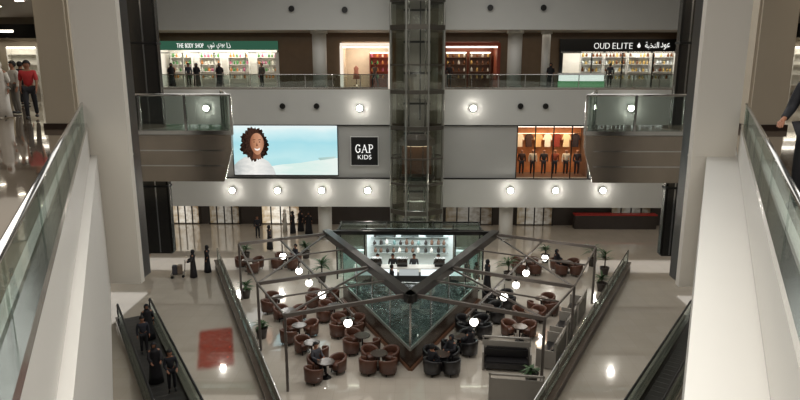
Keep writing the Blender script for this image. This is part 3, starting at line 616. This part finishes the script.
# ------------------------------------------------------------------ chairs and tables
def tub_chair(name, m, lab, grp):
    t = thing(name, lab, 'chair', (0, 0, 0), 0, grp)
    mb = MB(); n = 22; rings = []
    for i in range(n+1):
        a = math.radians(90-128+256*i/n); k = abs(i/n-.5)*2; zt = .76-.16*k**2
        prof = [(.26, .16), (.37, .16), (.40, zt-.04), (.385, zt), (.32, zt), (.295, zt-.04)]
        rings.append([mb.bm.verts.new((r*math.cos(a), r*math.sin(a), z)) for r, z in prof])
    for A, B in zip(rings, rings[1:]):
        for k in range(6): mb.bm.faces.new((A[k], A[(k+1) % 6], B[(k+1) % 6], B[k]))
    mb.bm.faces.new(rings[0][::-1]); mb.bm.faces.new(rings[-1]); mb.obj('shell', m, t, True)
    MB().lathe([(.24, .2), (.285, .24), (.29, .4), (.26, .45), (.05, .465)], 20).obj('seat', m, t, True)
    MB().lathe([(.25, .14), (.25, .2)], 20).obj('base', BLACK, t)
    for x, y in ((.18, .18), (-.18, .18), (.18, -.18), (-.18, -.18)): MB().tube([(x, y, .15), (x*1.1, y*1.1, 0)], [.025, .018], 8).obj('leg', BLACK, t)
    return t
CH = {}; TB = []
SIDE = {0: 'right', 45: 'far right', 90: 'far', 135: 'far left', 180: 'left', 225: 'near left', 270: 'near', 315: 'near right'}
seats = {}
def chair(kind, x, y, rz, lab, grp):
    if kind not in CH:
        CH[kind] = tub_chair('tub_chair', LEATH if kind == 'brown' else BLEATH, lab, grp); CH[kind].location = (x, y, .012); CH[kind].rotation_euler = (0, 0, rz); return CH[kind]
    return dup(CH[kind], (x, y, .012), rz, lab, grp)
def table_at(p, kind, phis, where, r=.68):
    lab = 'small round cafe table ' + where
    if not TB:
        t = thing('cafe_table', lab, 'table', (p.x, p.y, .012), 0, 'round cafe tables'); TB.append(t)
        MB().lathe([(.34, .68), (.36, .69), (.36, .72), (.34, .73)], 24).obj('tabletop', TABLE, t); MB().tube([(0, 0, .02), (0, 0, .69)], .035, 10).obj('pole', DARK, t, True); MB().lathe([(.22, 0), (.2, .02), (.05, .04)], 18).obj('base', DARK, t)
    else: t = dup(TB[0], (p.x, p.y, .012), 0, lab)
    for ph in phis:
        a = math.radians(ph)+RN.uniform(-.1, .1); rr = r+RN.uniform(0, .04)
        x = p.x+rr*math.cos(a); y = p.y+rr*math.sin(a)
        seats[(where, ph)] = (x, y, a-PI/2)
        chair(kind, x, y, a-PI/2+RN.uniform(-.2, .2), '%s tub chair, %s of the table %s' % (kind, SIDE[ph], where), 'cafe tub chairs')
def table(px, py, kind, phis, where): table_at(G(px, py, 0.), kind, phis, where)
ORD = ('first', 'second', 'third', 'fourth', 'fifth', 'sixth')
AP = Vector((0, YA, 0))
def edge(s, al_, out_):
    al = Vector((s*Sn.x, Sn.y, 0)); out = Vector((s*Sn.y, -Sn.x, 0)); return AP+al*al_+out*out_
for k in range(5):
    table_at(edge(-1, .7+1.95*k, 1.12), 'brown', (45, 135, 225, 315) if k % 2 == 0 else (135, 225, 315), '%s along the pond\'s left wall' % ORD[k], .6)
    table_at(edge(1, .7+1.95*k, 1.12), 'black', (45, 135, 225, 315) if k % 2 == 0 else (45, 225, 315), '%s along the pond\'s right wall' % ORD[k], .6)
for k, ph in enumerate(((45, 135, 225), (135, 315), (45, 135, 225), (45, 135, 315), (135, 225))): table_at(edge(-1, .9+2.0*k, 3.4), 'brown', ph, '%s in the outer left row' % ORD[k], .62)
for k, ph in enumerate(((45, 135), (45, 135, 225), (45, 225, 315))): table_at(edge(1, 4.9+2.0*k, 3.3), 'brown', ph, '%s in the outer right row' % ORD[k], .62)
table(248, 271, 'brown', (45, 135, 315), 'in the far left corner of the cafe')
table(287, 267, 'brown', (45, 135, 225, 315), 'left of the kiosk by the palm')
table(566, 273, 'brown', (45, 135, 225, 315), 'right of the kiosk by the plants')
table(526, 272, 'brown', (45, 135, 225, 315), 'just right of the kiosk')
def booth(p, rz, lab, lab2):
    t = thing('booth_partition', lab, 'partition', (p.x, p.y, .012), rz)
    MB().box(-1.0, 1.0, .36, .40, .0, 1.05).obj('panel', CREAM, t)
    for q in (-1.02, .96):
        MB().box(q, q+.06, .34, .42, 0, 1.25).obj('end_post', CREAM, t); MB().box(q, q+.06, -.42, .34, .05, .85).obj('side_panel', CREAM, t)
    MB().box(-1.04, 1.04, .34, .42, 1.18, 1.25).obj('cap_rail', CREAM, t)
    u = thing('sofa', lab2, 'sofa', (p.x, p.y, .012), rz)
    MB().box(-.9, .9, -.4, .25, .1, .42).bevel(.05).obj('seat', BLEATH, u); MB().box(-.9, .9, .1, .32, .42, .85).bevel(.06).obj('backrest', BLEATH, u)
    for x in (-.8, .8):
        for y in (-.32, .2): MB().box(x-.03, x+.03, y-.03, y+.03, 0, .11).obj('leg', BLACK, u)
booth(G(515, 400), PI-.12, 'grey booth partition nearest the camera on the right', 'black sofa against the nearest grey partition')
booth(G(506, 368), -.12, 'grey booth partition right of the black chairs', 'black sofa against the partition right of the black chairs')
ra = math.atan2(Sn.y, Sn.x)
booth(edge(1, 3.7, 5.05), ra+PI, 'grey partition beside the near right pergola post', 'black sofa beside the near right pergola post')
booth(edge(1, 6.3, 5.0), ra+PI, 'grey partition along the right low wall, middle one', 'black sofa along the right low wall, middle one')
booth(edge(1, 8.8, 5.0), ra+PI, 'grey partition along the right low wall, farthest one', 'black sofa along the right low wall, farthest one')

# ------------------------------------------------------------------ plants
def plant(px, py, h, lab, m=GREENL, z=.012):
    p = G(px, py, 0); t = thing('potted_plant', lab, 'plant', (p.x, p.y, z))
    MB().lathe([(.2, 0), (.28, .45), (.3, .5), (.26, .5), (.25, .42)], 16).obj('pot', POT, t, True); MB().tube([(0, 0, .4), (.02, 0, h*.55)], [.05, .03], 8).obj('stem', DWOOD, t)
    mb = MB()
    for i in range(34):
        a = RN.uniform(0, 2*PI); l = RN.uniform(.45, .9)*h*.55; el = RN.uniform(.2, 1.3); z0 = h*RN.uniform(.4, .6); pts = []
        for k in range(5):
            f = k/4; rr = l*f*math.cos(el*(1-f*.5)); zz = z0+l*f*math.sin(el)-f*f*l*.5; wd = .06*math.sin(PI*min(.97, f+.06))
            pts.append((rr*math.cos(a)-wd*math.sin(a), rr*math.sin(a)+wd*math.cos(a), zz, rr*math.cos(a)+wd*math.sin(a), rr*math.sin(a)-wd*math.cos(a)))
        vs = [(mb.bm.verts.new(q[:3]), mb.bm.verts.new((q[3], q[4], q[2]))) for q in pts]
        for A, B in zip(vs, vs[1:]): mb.bm.faces.new((A[0], A[1], B[1], B[0]))
    mb.obj('foliage', m, t)
plant(322, 282, 2.0, 'tall potted palm left of the kiosk'); plant(508, 280, 2.0, 'tall potted palm right of the kiosk'); plant(604, 275, 2.2, 'leafy potted plant at the right end of the cafe')
plant(592, 266, 2.0, 'potted plant in the far right corner, left of the taller one'); plant(246, 260, 1.5, 'potted plant at the far left corner of the cafe'); plant(531, 384, 1.1, 'small potted plant between the near booths')
plant(545, 262, 1.6, 'potted plant right of the kiosk before the far floor'); plant(306, 258, 1.6, 'potted plant left of the kiosk before the far floor')
plant(246, 298, 1.3, 'potted plant inside the left low wall, far half'); plant(262, 338, 1.2, 'potted plant inside the left low wall, near half'); plant(601, 291, 1.4, 'potted plant inside the right low wall, far half')

# ------------------------------------------------------------------ escalators
def escalator(pa, pb, side, lab, hw):
    a = G(*pa, 1.05); c = G(*pb, 1.05); d = (c-a); d.z = 0; d.normalize(); c = c+d*4
    L_ = (c-a).length; n = Vector((-d.y, d.x, 0))
    if n.x*side < 0: n = -n
    o = a+n*(hw+.05); t = thing('escalator', lab, 'escalator', (o.x, o.y, 0), math.atan2(d.y, d.x))
    MB().box(0, L_, -hw-.1, hw+.1, .0, .1).obj('truss', DARK, t)
    N_ = int(L_/.42); sm = MB().box(.003, .417, -hw+.2, hw-.2, .1, .16).bevel(.006, 1).mesh('step', STEP)
    for i in range(N_):
        s_ = put('step', sm, t); s_.location = (i*.42, 0, 0)
    for q in (-1, 1):
        MB().box(0, L_, q*hw-.15, q*hw+.1, .1, .3).obj('skirt', CHROME, t); MB().box(.2, L_-.2, q*hw-.01, q*hw+.01, .3, 1.0).obj('balustrade', GLASS, t)
        MB().tube([(.15, q*hw, .35), (.02, q*hw, .6), (.05, q*hw, .9), (.25, q*hw, 1.05), (L_-.3, q*hw, 1.05), (L_, q*hw, .9)], .05, 8).obj('handrail', RUBBER, t, True)
    return o, d, n
eo, ed, en = escalator((150, 297), (204, 400), -1, 'left escalator with glass sides and people riding it', .75)
escalator((691, 299), (622, 402), 1, 'right escalator with glass sides and empty dark steps', .55)

# ------------------------------------------------------------------ people
def skin(verts, edges, rad, mats, sub=1, extra=None, name='body'):
    bm = bmesh.new(); ly = bm.verts.layers.skin.verify(); vs = []
    for i, (v, r) in enumerate(zip(verts, rad)):
        q = bm.verts.new(v); q[ly].radius = (r, r); q[ly].use_root = (i == 0); vs.append(q)
    for e in edges: bm.edges.new((vs[e[0]], vs[e[1]]))
    me = bpy.data.meshes.new('sk'); bm.to_mesh(me); bm.free()
    o = bpy.data.objects.new('sk', me); COL.objects.link(o)
    o.modifiers.new('s', 'SKIN'); sb = o.modifiers.new('u', 'SUBSURF'); sb.levels = sub; sb.render_levels = sub
    dg = bpy.context.evaluated_depsgraph_get(); m2 = bpy.data.meshes.new_from_object(o.evaluated_get(dg)); bpy.data.objects.remove(o)
    if extra:
        b2 = bmesh.new(); b2.from_mesh(m2); n0 = len(b2.faces)
        for c, r, sz in extra: bmesh.ops.create_uvsphere(b2, u_segments=6, v_segments=5, radius=r, matrix=Matrix.Translation(c) @ Matrix.Diagonal((sz, .6, 1 if sz == 1 else .4, 1)))
        b2.faces.ensure_lookup_table()
        for f in b2.faces[n0:]: f.material_index = 1
        b2.to_mesh(m2); b2.free()
    m2.materials.clear()
    for m in mats: m2.materials.append(m)
    for p in m2.polygons: p.use_smooth = True
    m2.name = name; return m2
def joints(pose):
    J = dict(pel=(0, 0, .93), wai=(0, .01, 1.12), che=(0, .0, 1.34), nec=(0, .01, 1.46), jaw=(0, -.015, 1.535), mid=(0, 0, 1.6), top=(0, .01, 1.67))
    for s, k in ((-1, 'r'), (1, 'l')):
        J['sh'+k] = (s*.18, 0, 1.385); J['el'+k] = (s*.235, .03, 1.12); J['wr'+k] = (s*.245, -.05, .88)
        J['hi'+k] = (s*.085, 0, .89); J['kn'+k] = (s*.1, -.02, .49); J['an'+k] = (s*.1, .03, .085); J['to'+k] = (s*.115, -.13, .035)
    if pose == 'walk':
        for s, k, f in ((-1, 'r', 1), (1, 'l', -1)):
            J['kn'+k] = (s*.09, -.17*f-.03, .5); J['an'+k] = (s*.09, -.22*f+.06, .09 if f > 0 else .13); J['to'+k] = (s*.095, -.22*f-.09, .04)
            J['el'+k] = (s*.23, .12*f, 1.13); J['wr'+k] = (s*.22, .1*f-.1, .91)
    if pose in ('push', 'hold'):
        for s, k in ((-1, 'r'), (1, 'l')): J['el'+k] = (s*.24, -.06, 1.12); J['wr'+k] = (s*.18, -.3, 1.03)
    if pose == 'sit':
        for k in ('pel', 'wai', 'che', 'nec', 'jaw', 'mid', 'top'): x, y, z = J[k]; J[k] = (x, y+.05, z-.38)
        for s, k in ((-1, 'r'), (1, 'l')):
            J['sh'+k] = (s*.18, .05, 1.0); J['el'+k] = (s*.25, -.02, .76); J['wr'+k] = (s*.16, -.25, .72)
            J['hi'+k] = (s*.09, .02, .54); J['kn'+k] = (s*.11, -.4, .53); J['an'+k] = (s*.11, -.4, .085); J['to'+k] = (s*.12, -.55, .035)
    return {k: Vector(v) for k, v in J.items()}
SKIN = mat('skin', '#9a6a50', .5); EYEM = mat('eye_dark', '#1a100c', .3)
RAD = dict(pel=.125, wai=.11, che=.135, nec=.05, jaw=.07, mid=.088, top=.07)
for k in 'rl':
    for a_, r_ in (('sh', .058), ('el', .04), ('wr', .027), ('hi', .08), ('kn', .055), ('an', .036), ('to', .032)): RAD[a_+k] = r_
EDG = [('pel', 'wai'), ('wai', 'che'), ('che', 'nec'), ('nec', 'jaw'), ('jaw', 'mid'), ('mid', 'top')]
for k in 'rl': EDG += [('che', 'sh'+k), ('sh'+k, 'el'+k), ('el'+k, 'wr'+k), ('pel', 'hi'+k), ('hi'+k, 'kn'+k), ('kn'+k, 'an'+k), ('an'+k, 'to'+k)]
MCACHE = {}
def body_mesh(pose):
    if ('b', pose) in MCACHE: return MCACHE[('b', pose)]
    J = joints(pose); names = list(J); V = [J[n] for n in names]; Rr = [RAD[n] for n in names]; E = [(names.index(a), names.index(b)) for a, b in EDG]
    def add(p, r, frm): V.append(p); Rr.append(r); E.append((frm, len(V)-1)); return len(V)-1
    add(J['mid']+Vector((0, -.105, -.015)), .013, names.index('mid'))
    for s, k in ((-1, 'r'), (1, 'l')):
        add(J['mid']+Vector((s*.1, .015, -.01)), .014, names.index('mid'))
        W = J['wr'+k]; D = (W-J['el'+k]).normalized(); S = Vector((0, 1, 0)) if abs(D.y) < .7 else Vector((1, 0, 0)); B = Vector((-s, 0, 0)) if abs(D.y) < .7 else Vector((0, 0, -1))
        p = add(W+D*.06, .026, names.index('wr'+k))
        for i, ln in ((-1.5, .055), (-.5, .075), (.5, .08), (1.5, .07)):
            q = add(V[p]+D*.035+S*i*.018, .0095, p); q = add(V[q]+D*ln*.5+B*.008, .009, q); add(V[q]+D*ln*.45+B*.02, .007, q)
        q = add(W+D*.05-S*.035+B*.01, .011, p); add(V[q]+D*.04-S*.012, .008, q)
    m = J['mid']; ex_ = [(m+Vector((-.033, -.082, .008)), .013, 1), (m+Vector((.033, -.082, .008)), .013, 1), (m+Vector((0, -.083, -.055)), .016, 1.6)]
    MCACHE[('b', pose)] = skin(V, E, Rr, [SKIN, EYEM], 1, ex_); return MCACHE[('b', pose)]
def part_mesh(pose, kind):
    key = (kind, pose)
    if key in MCACHE: return MCACHE[key]
    J = joints(pose)
    if kind == 'shirt':
        nm = ['che', 'wai', 'pel', 'shr', 'shl', 'elr', 'ell', 'nec']; rr = dict(che=.155, wai=.135, pel=.15, shr=.074, shl=.074, elr=.058, ell=.058, nec=.058)
        ed = [('che', 'wai'), ('wai', 'pel'), ('che', 'shr'), ('che', 'shl'), ('shr', 'elr'), ('shl', 'ell'), ('che', 'nec')]; J['nec'] = J['nec']-Vector((0, 0, .03))
    elif kind == 'jacket':
        nm = ['che', 'wai', 'pel', 'shr', 'shl', 'elr', 'ell', 'wrr', 'wrl', 'nec']; rr = dict(che=.155, wai=.14, pel=.155, shr=.074, shl=.074, elr=.058, ell=.058, wrr=.042, wrl=.042, nec=.058)
        ed = [('che', 'wai'), ('wai', 'pel'), ('che', 'shr'), ('che', 'shl'), ('shr', 'elr'), ('shl', 'ell'), ('elr', 'wrr'), ('ell', 'wrl'), ('che', 'nec')]; J['nec'] = J['nec']-Vector((0, 0, .03))
    else:
        nm = ['pel', 'hir', 'hil', 'knr', 'knl', 'anr', 'anl']; rr = dict(pel=.137, hir=.095, hil=.095, knr=.072, knl=.072, anr=.056, anl=.056)
        ed = [('pel', 'hir'), ('pel', 'hil'), ('hir', 'knr'), ('hil', 'knl'), ('knr', 'anr'), ('knl', 'anl')]
    MCACHE[key] = skin([J[n] for n in nm], [(nm.index(a), nm.index(b)) for a, b in ed], [rr[n] for n in nm], [BLACK], 1, None, kind); return MCACHE[key]
def hair_mesh(pose, long):
    key = ('hair', pose, long)
    if key in MCACHE: return MCACHE[key]
    c = joints(pose)['mid']+Vector((0, .015, .025)); mb = MB().ball(c, .112, .95, 1.05, 1.1, 16, 12)
    kill = [f for f in mb.bm.faces if (f.calc_center_median().y < c.y-.03 and f.calc_center_median().z < c.z+.045) or f.calc_center_median().z < c.z-.075]
    bmesh.ops.delete(mb.bm, geom=kill, context='FACES'); MCACHE[key] = mb.mesh('hair', BLACK, True); return MCACHE[key]
def shoe_mesh(pose):
    key = ('shoe', pose)
    if key in MCACHE: return MCACHE[key]
    J = joints(pose); mb = MB()
    for k in 'rl': 
        c = (J['an'+k]+J['to'+k])/2; mb.ball((c.x, c.y-.0, max(.05, c.z)), .06, .85, 2.2, .8, 10, 8)
    MCACHE[key] = mb.mesh('shoes', BLACK, True); return MCACHE[key]
def robe_mesh(pose, thobe):
    key = ('robe', pose, thobe)
    if key in MCACHE: return MCACHE[key]
    J = joints(pose); mb = MB()
    if pose == 'sit':
        mb.lathe([(.24, .42), (.23, .6), (.19, .8), (.2, .98), (.14, 1.06), (.06, 1.1)], 20, (0, .05, 0), 1, .75, .02, 6)
        mb.tube([(0, .0, .56), (0, -.3, .57), (0, -.44, .5), (0, -.44, .06)], [.18, .19, .19, .24], 14)
    else: mb.lathe([(.3 if not thobe else .25, .03), (.26 if not thobe else .22, .35), (.215, .75), (.195, .95), (.175, 1.12), (.2, 1.32), (.17, 1.4), (.1, 1.45), (.055, 1.48)], 28, (0, .0, 0), 1, .74, .035, 7)
    for k in 'rl': mb.tube([J['sh'+k]+Vector((0, 0, -.02)), J['el'+k], J['wr'+k]], [.075, .07, .075], 10)
    MCACHE[key] = mb.mesh('robe', BLACK, True); return MCACHE[key]
def scarf_mesh(pose):
    key = ('scarf', pose)
    if key in MCACHE: return MCACHE[key]
    c = joints(pose)['mid']+Vector((0, .012, .0)); mb = MB().ball(c, .12, .95, 1.08, 1.2, 18, 12)
    kill = [f for f in mb.bm.faces if f.calc_center_median().y < c.y-.05 and -.075 < f.calc_center_median().z-c.z < .055 and abs(f.calc_center_median().x) < .07]
    bmesh.ops.delete(mb.bm, geom=kill, context='FACES')
    mb.lathe([(.085, -.09), (.12, -.15), (.2, -.24), (.19, -.27)], 18, c, 1, .8, .03, 5); MCACHE[key] = mb.mesh('headscarf', BLACK, True); return MCACHE[key]
def recol(o, m): o.material_slots[0].link = 'OBJECT'; o.material_slots[0].material = m; return o
def cm(h): return mat('cloth_'+h, h, .75, var=.15, scale=14)
def person(loc, rz, lab, kind='man', pose='stand', top='#333333', low='#22242a', h=1.0, hair='#15110f', grp=None):
    t = thing('person', lab, 'person', loc, rz, grp); t.scale = (h, h, h)
    put('body', body_mesh(pose), t)
    if kind == 'abaya': recol(put('robe', robe_mesh(pose, False), t), cm(top)); recol(put('headscarf', scarf_mesh(pose), t), cm(low))
    elif kind == 'thobe': recol(put('robe', robe_mesh(pose, True), t), cm(top)); recol(put('headscarf', scarf_mesh(pose), t), cm(low))
    else:
        recol(put('shirt', part_mesh(pose, 'shirt' if kind == 'man' else 'jacket'), t), cm(top)); recol(put('trousers', part_mesh(pose, 'trousers'), t), cm(low)); recol(put('hair', hair_mesh(pose, False), t), cm(hair))
    put('shoes', shoe_mesh(pose), t); return t
def onfloor(px, py, z): p = G(px, py, z); return (p.x, p.y, z)
K = '#17151a'
person(onfloor(33, 119, ZU), .4, 'person in a red shirt and dark trousers walking on the left gallery', 'man', 'walk', '#b02a2c', '#1c1d24')
person(onfloor(18, 114, ZU), -.5, 'person in pale clothing left of the red-shirted person', 'jacket', 'stand', '#b9b4ac', '#6a6660')
person(onfloor(4, 118, ZU), .2, 'person in a white robe at the far left of the gallery', 'thobe', 'stand', '#d8d4cc', '#d8d4cc')
person(onfloor(25, 105, ZU), 2.8, 'person in dark clothing behind the red-shirted person', 'jacket', 'stand', '#2a2a30', '#1c1c20')
person(onfloor(803, 212, ZU), -1.0, 'person in dark clothing at the right edge behind the glass railing', 'jacket', 'hold', '#15151a', '#121216', 1.0)
for px, kd, tp, lw, lab in ((172, 'abaya', K, K, 'person in a black robe at the left end of the far upper floor'), (189, 'jacket', '#3a3c48', '#20222a', 'person in a grey jacket before the green-signed shop'), (197, 'abaya', K, K, 'person in a black robe beside the grey-jacketed one'), (220, 'abaya', '#221e22', K, 'person in a black robe at the green-signed shop\'s middle'), (262, 'jacket', '#55504a', '#2a2a2a', 'person in a brown jacket at the green-signed shop\'s right end'), (375, 'man', '#6a5a50', '#22222a', 'person at the white-framed shop left of the elevator'), (449, 'jacket', '#2a2426', '#1a1a1e', 'person in dark clothes at the warm shop right of the elevator'), (545, 'abaya', K, K, 'person in a black robe left of the perfume shop'), (612, 'jacket', '#23232a', '#1a1a1e', 'person in dark clothes facing the perfume shop shelves')):
    x = P(px, 80, 46.6).x; person((x, 44.9 if px == 545 else 46.6 if px != 612 else 47.2, ZU), RN.uniform(-1, 1)+(PI if px == 612 else 0), lab, kd, 'walk' if kd == 'man' else 'stand', tp, lw)
person(onfloor(208, 272, 0), -1.2, 'person in a black robe right of the trolley', 'abaya', 'stand', K, K)
person(onfloor(194, 277, 0), -1.3, 'person in a black robe pushing the trolley', 'abaya', 'push', '#1e1a1e', K)
person(onfloor(258, 238, 0), .5, 'person in dark clothes standing left of the kiosk', 'jacket', 'stand', '#22222a', '#18181c')
person(onfloor(270, 249, 0), 2.0, 'person in a black robe standing by the far end of the cafe', 'abaya', 'stand', K, K)
for i, (px, py, lab) in enumerate(((285, 231, 'person in a white robe in the far ground-floor group'), (293, 233, 'leftmost black-robed person in the far ground-floor group'), (301, 231, 'middle black-robed person in the far ground-floor group'), (309, 234, 'rightmost black-robed person in the far ground-floor group'))):
    person(onfloor(px, py, 0), RN.uniform(-2, 2), lab, 'thobe' if i == 0 else 'abaya', 'stand', '#cfcac0' if i == 0 else K, '#cfcac0' if i == 0 else K)
person(onfloor(147, 268, 0), .5, 'person in dark clothes beneath the dark left column', 'jacket', 'stand', '#1e1e24', '#18181c')
for k, off, kd, pose, tp, lab in ((3.2, .2, 'abaya', 'stand', K, 'person in a black robe highest on the left escalator, right side'), (4.6, -.2, 'jacket', 'stand', '#2a2a34', 'person in a dark jacket highest on the left escalator, left side'), (7.6, -.2, 'abaya', 'hold', '#1c181c', 'person in a black robe lowest on the left escalator, left side'), (8.6, .22, 'jacket', 'hold', '#1a1a22', 'person in dark clothes lowest on the left escalator, right side')):
    q = eo+ed*k-en*off; person((q.x, q.y, .16), math.atan2(ed.x, -ed.y), lab, kd, pose, tp, K)
for px, lab in ((378, 'barista in black standing at the far left of the kiosk counter'), (393, 'barista in black, second from left at the kiosk counter'), (414, 'barista in grey at the middle of the kiosk counter'), (438, 'barista in black at the right of the kiosk counter')):
    x = P(px, 255, 35.4).x; person((x, 35.0, 0), RN.uniform(-.3, .3), lab, 'jacket', 'stand', '#161618' if px != 414 else '#3a3c40', '#161618')
for px, py, kd, lab in ((467, 288, 'abaya', 'left customer in black beside the right of the kiosk'), (476, 291, 'jacket', 'middle customer in dark jacket beside the right of the kiosk'), (487, 288, 'abaya', 'right customer in black beside the right of the kiosk'), (392, 294, 'jacket', 'customer in dark jacket before the kiosk counter')): person(onfloor(px, py, .012), 1.9, lab, kd, 'stand', K, K)
def sitter(where, ph, lab, kd, tp):
    x, y, rz = seats[(where, ph)]; person((x+.04*math.sin(rz), y-.04*math.cos(rz), .03), rz, lab, kd, 'sit', tp, K if kd == 'abaya' else '#20222a')
sitter('first along the pond\'s right wall', 45, 'seated person in black robe, far side of first table, pond\'s right wall', 'abaya', K)
sitter('first along the pond\'s right wall', 225, 'seated person in dark jacket, nearest, first table, pond\'s right wall', 'jacket', '#1a1a20')
sitter('second along the pond\'s right wall', 315, 'seated person in black second along the pond\'s right wall', 'abaya', K)
sitter('left of the kiosk by the palm', 45, 'seated person in dark jacket left of the kiosk by the palm', 'jacket', '#26262e')
sitter('first in the outer left row', 135, 'seated person in grey at the first table, outer left row', 'jacket', '#4a4a50')
sitter('right of the kiosk by the plants', 135, 'seated person in black right of the kiosk by the plants', 'abaya', K)
for i in range(6):
    x = w0+.55+i*(w1-w0-1.1)/5
    t = thing('mannequin', ('leftmost', 'second', 'third', 'fourth', 'fifth', 'rightmost')[i]+' dressed mannequin in the orange display window', 'mannequin', (x, YF+1.1, 4.85)); t.scale = (1.1, 1.1, 1.1)
    put('body', body_mesh('stand'), t); recol(put('top', part_mesh('stand', 'jacket'), t), cm(('#3a2018', '#c8b8a0', '#20181a', '#8a3a20', '#d0c0a8', '#2a2024')[i])); recol(put('trousers', part_mesh('stand', 'trousers'), t), cm(('#1a1a22', '#16161c', '#1c1c26')[i % 3]))
p = G(178, 277, 0)
t = thing('trolley', 'loaded luggage trolley pushed by the black-robed person', 'trolley', (p.x, p.y, 0), .3)
MB().box(-.4, .4, -.28, .28, .18, .24).obj('platform', CHROME, t); MB().tube([(.4, -.25, .2), (.46, -.25, 1.0), (.46, .25, 1.0), (.4, .25, .2)], .02, 8).obj('handle', CHROME, t)
for x in (-.32, .32):
    for y in (-.22, .22): MB().tube([(x, y-.03, .09), (x, y+.03, .09)], .09, 12).obj('wheel', RUBBER, t)
for i, (x, z, a_, m_) in enumerate(((-.15, .24, .26, '#3c3a40'), (.15, .24, .2, '#7a6a5a'))):
    u = tag(MB().box(-.14, .14, -.22, .22, 0, .5).bevel(.03).obj('bag', cm(m_)), ('dark bag on the luggage trolley', 'tan bag on the luggage trolley')[i], 'bag'); u.location = (p.x+x*math.cos(.3), p.y+x*math.sin(.3), z); u.rotation_euler = (0, 0, .3)
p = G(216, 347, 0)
t = tag(MB().box(-.85, .85, -2.3, 2.3, 0, .003).obj('floor_graphic', soft_patch('red_soft', '#b8503c')), 'dim soft red rectangle on the glossy floor left of the cafe', 'floor graphic'); t.location = (p.x, p.y, .001); t.rotation_euler = (0, 0, .3)  # red reflection painted as a soft-edged sheet on the floor

# ------------------------------------------------------------------ left and right gallery shops
for s, nm in ((-1, 'left'), (1, 'right')):
    Y = 33.0; a, c = sorted((s*17.2, s*33))
    struct('wall_%s_shops' % nm, MB().box(a, c, Y+3, Y+3.2, ZU, 15).box(a, c, Y, Y+.3, 14.0, 15).box(a, a+.4, Y, Y+3, ZU, 14).box(c-.4, c, Y, Y+3, ZU, 14), mat('gallery_shop', '#8f8574', .5))
    area(((a+c)/2, Y+1.6, 13.9), (0, 0, 0), 12, 1.6, 160, (1, .93, .8))
    for k in range(4): shelf_unit(s*(19.3+k*2.6), Y+2.5, ZU, 'white lit shelf unit in the %s gallery shop' % nm, 'shelves in the %s gallery shop' % nm)
    t = thing('shop_sign', 'dark shop sign above the %s gallery shop' % nm, 'sign', (s*21.6, Y-.1, 14.3)); MB().box(-2.2, 2.2, -.06, .06, -.35, .35).obj('panel', BLACK, t)
    MB().box(-1.0, 1.0, -.08, -.05, -.06, .06).obj('light_bar', STRIP, t)
    for k in range(5):
        x = s*(12.5+k*2.3); y = 22+k*2.2
        o = thing('ceiling_light', 'small round lit downlight in the %s gallery ceiling' % nm, 'ceiling light', (x, y, 15), 0, 'downlights in the %s gallery ceiling' % nm)
        MB().lathe([(.2, -.04), (.2, 0)], 14).obj('ring', CHROME, o); MB().lathe([(.15, -.05), (.15, -.041)], 14).obj('lens', emi('down_lens', '#fff2dc', 12), o)

# ------------------------------------------------------------------ lighting
area((0, 25, 19.5), (0, 0, 0), 20, 24, 2650, (1, .985, .955))
area((0, 2, 17.0), (0, 0, 0), 12, 7, 950, (1, .965, .91))  # unseen light added above the camera to brighten pillar fronts and parapets
for s in (-1, 1): area((s*13, 18, 14.8), (0, 0, 0), 8, 14, 140, (1, .9, .76))
area((0, 46.5, 14.7), (0, 0, 0), 38, 2, 110, (1, .92, .8))
area((0, 46, 2.6), (0, 0, 0), 50, 3, 240, (1, .93, .83))
for s in (-1, 1): area((s*20, 30, 2.7), (0, 0, 0), 4, 20, 170, (1, .94, .86))
W = bpy.data.worlds.new('world'); SC.world = W; W.use_nodes = True
W.node_tree.nodes['Background'].inputs[0].default_value = (.58, .57, .55, 1); W.node_tree.nodes['Background'].inputs[1].default_value = .09
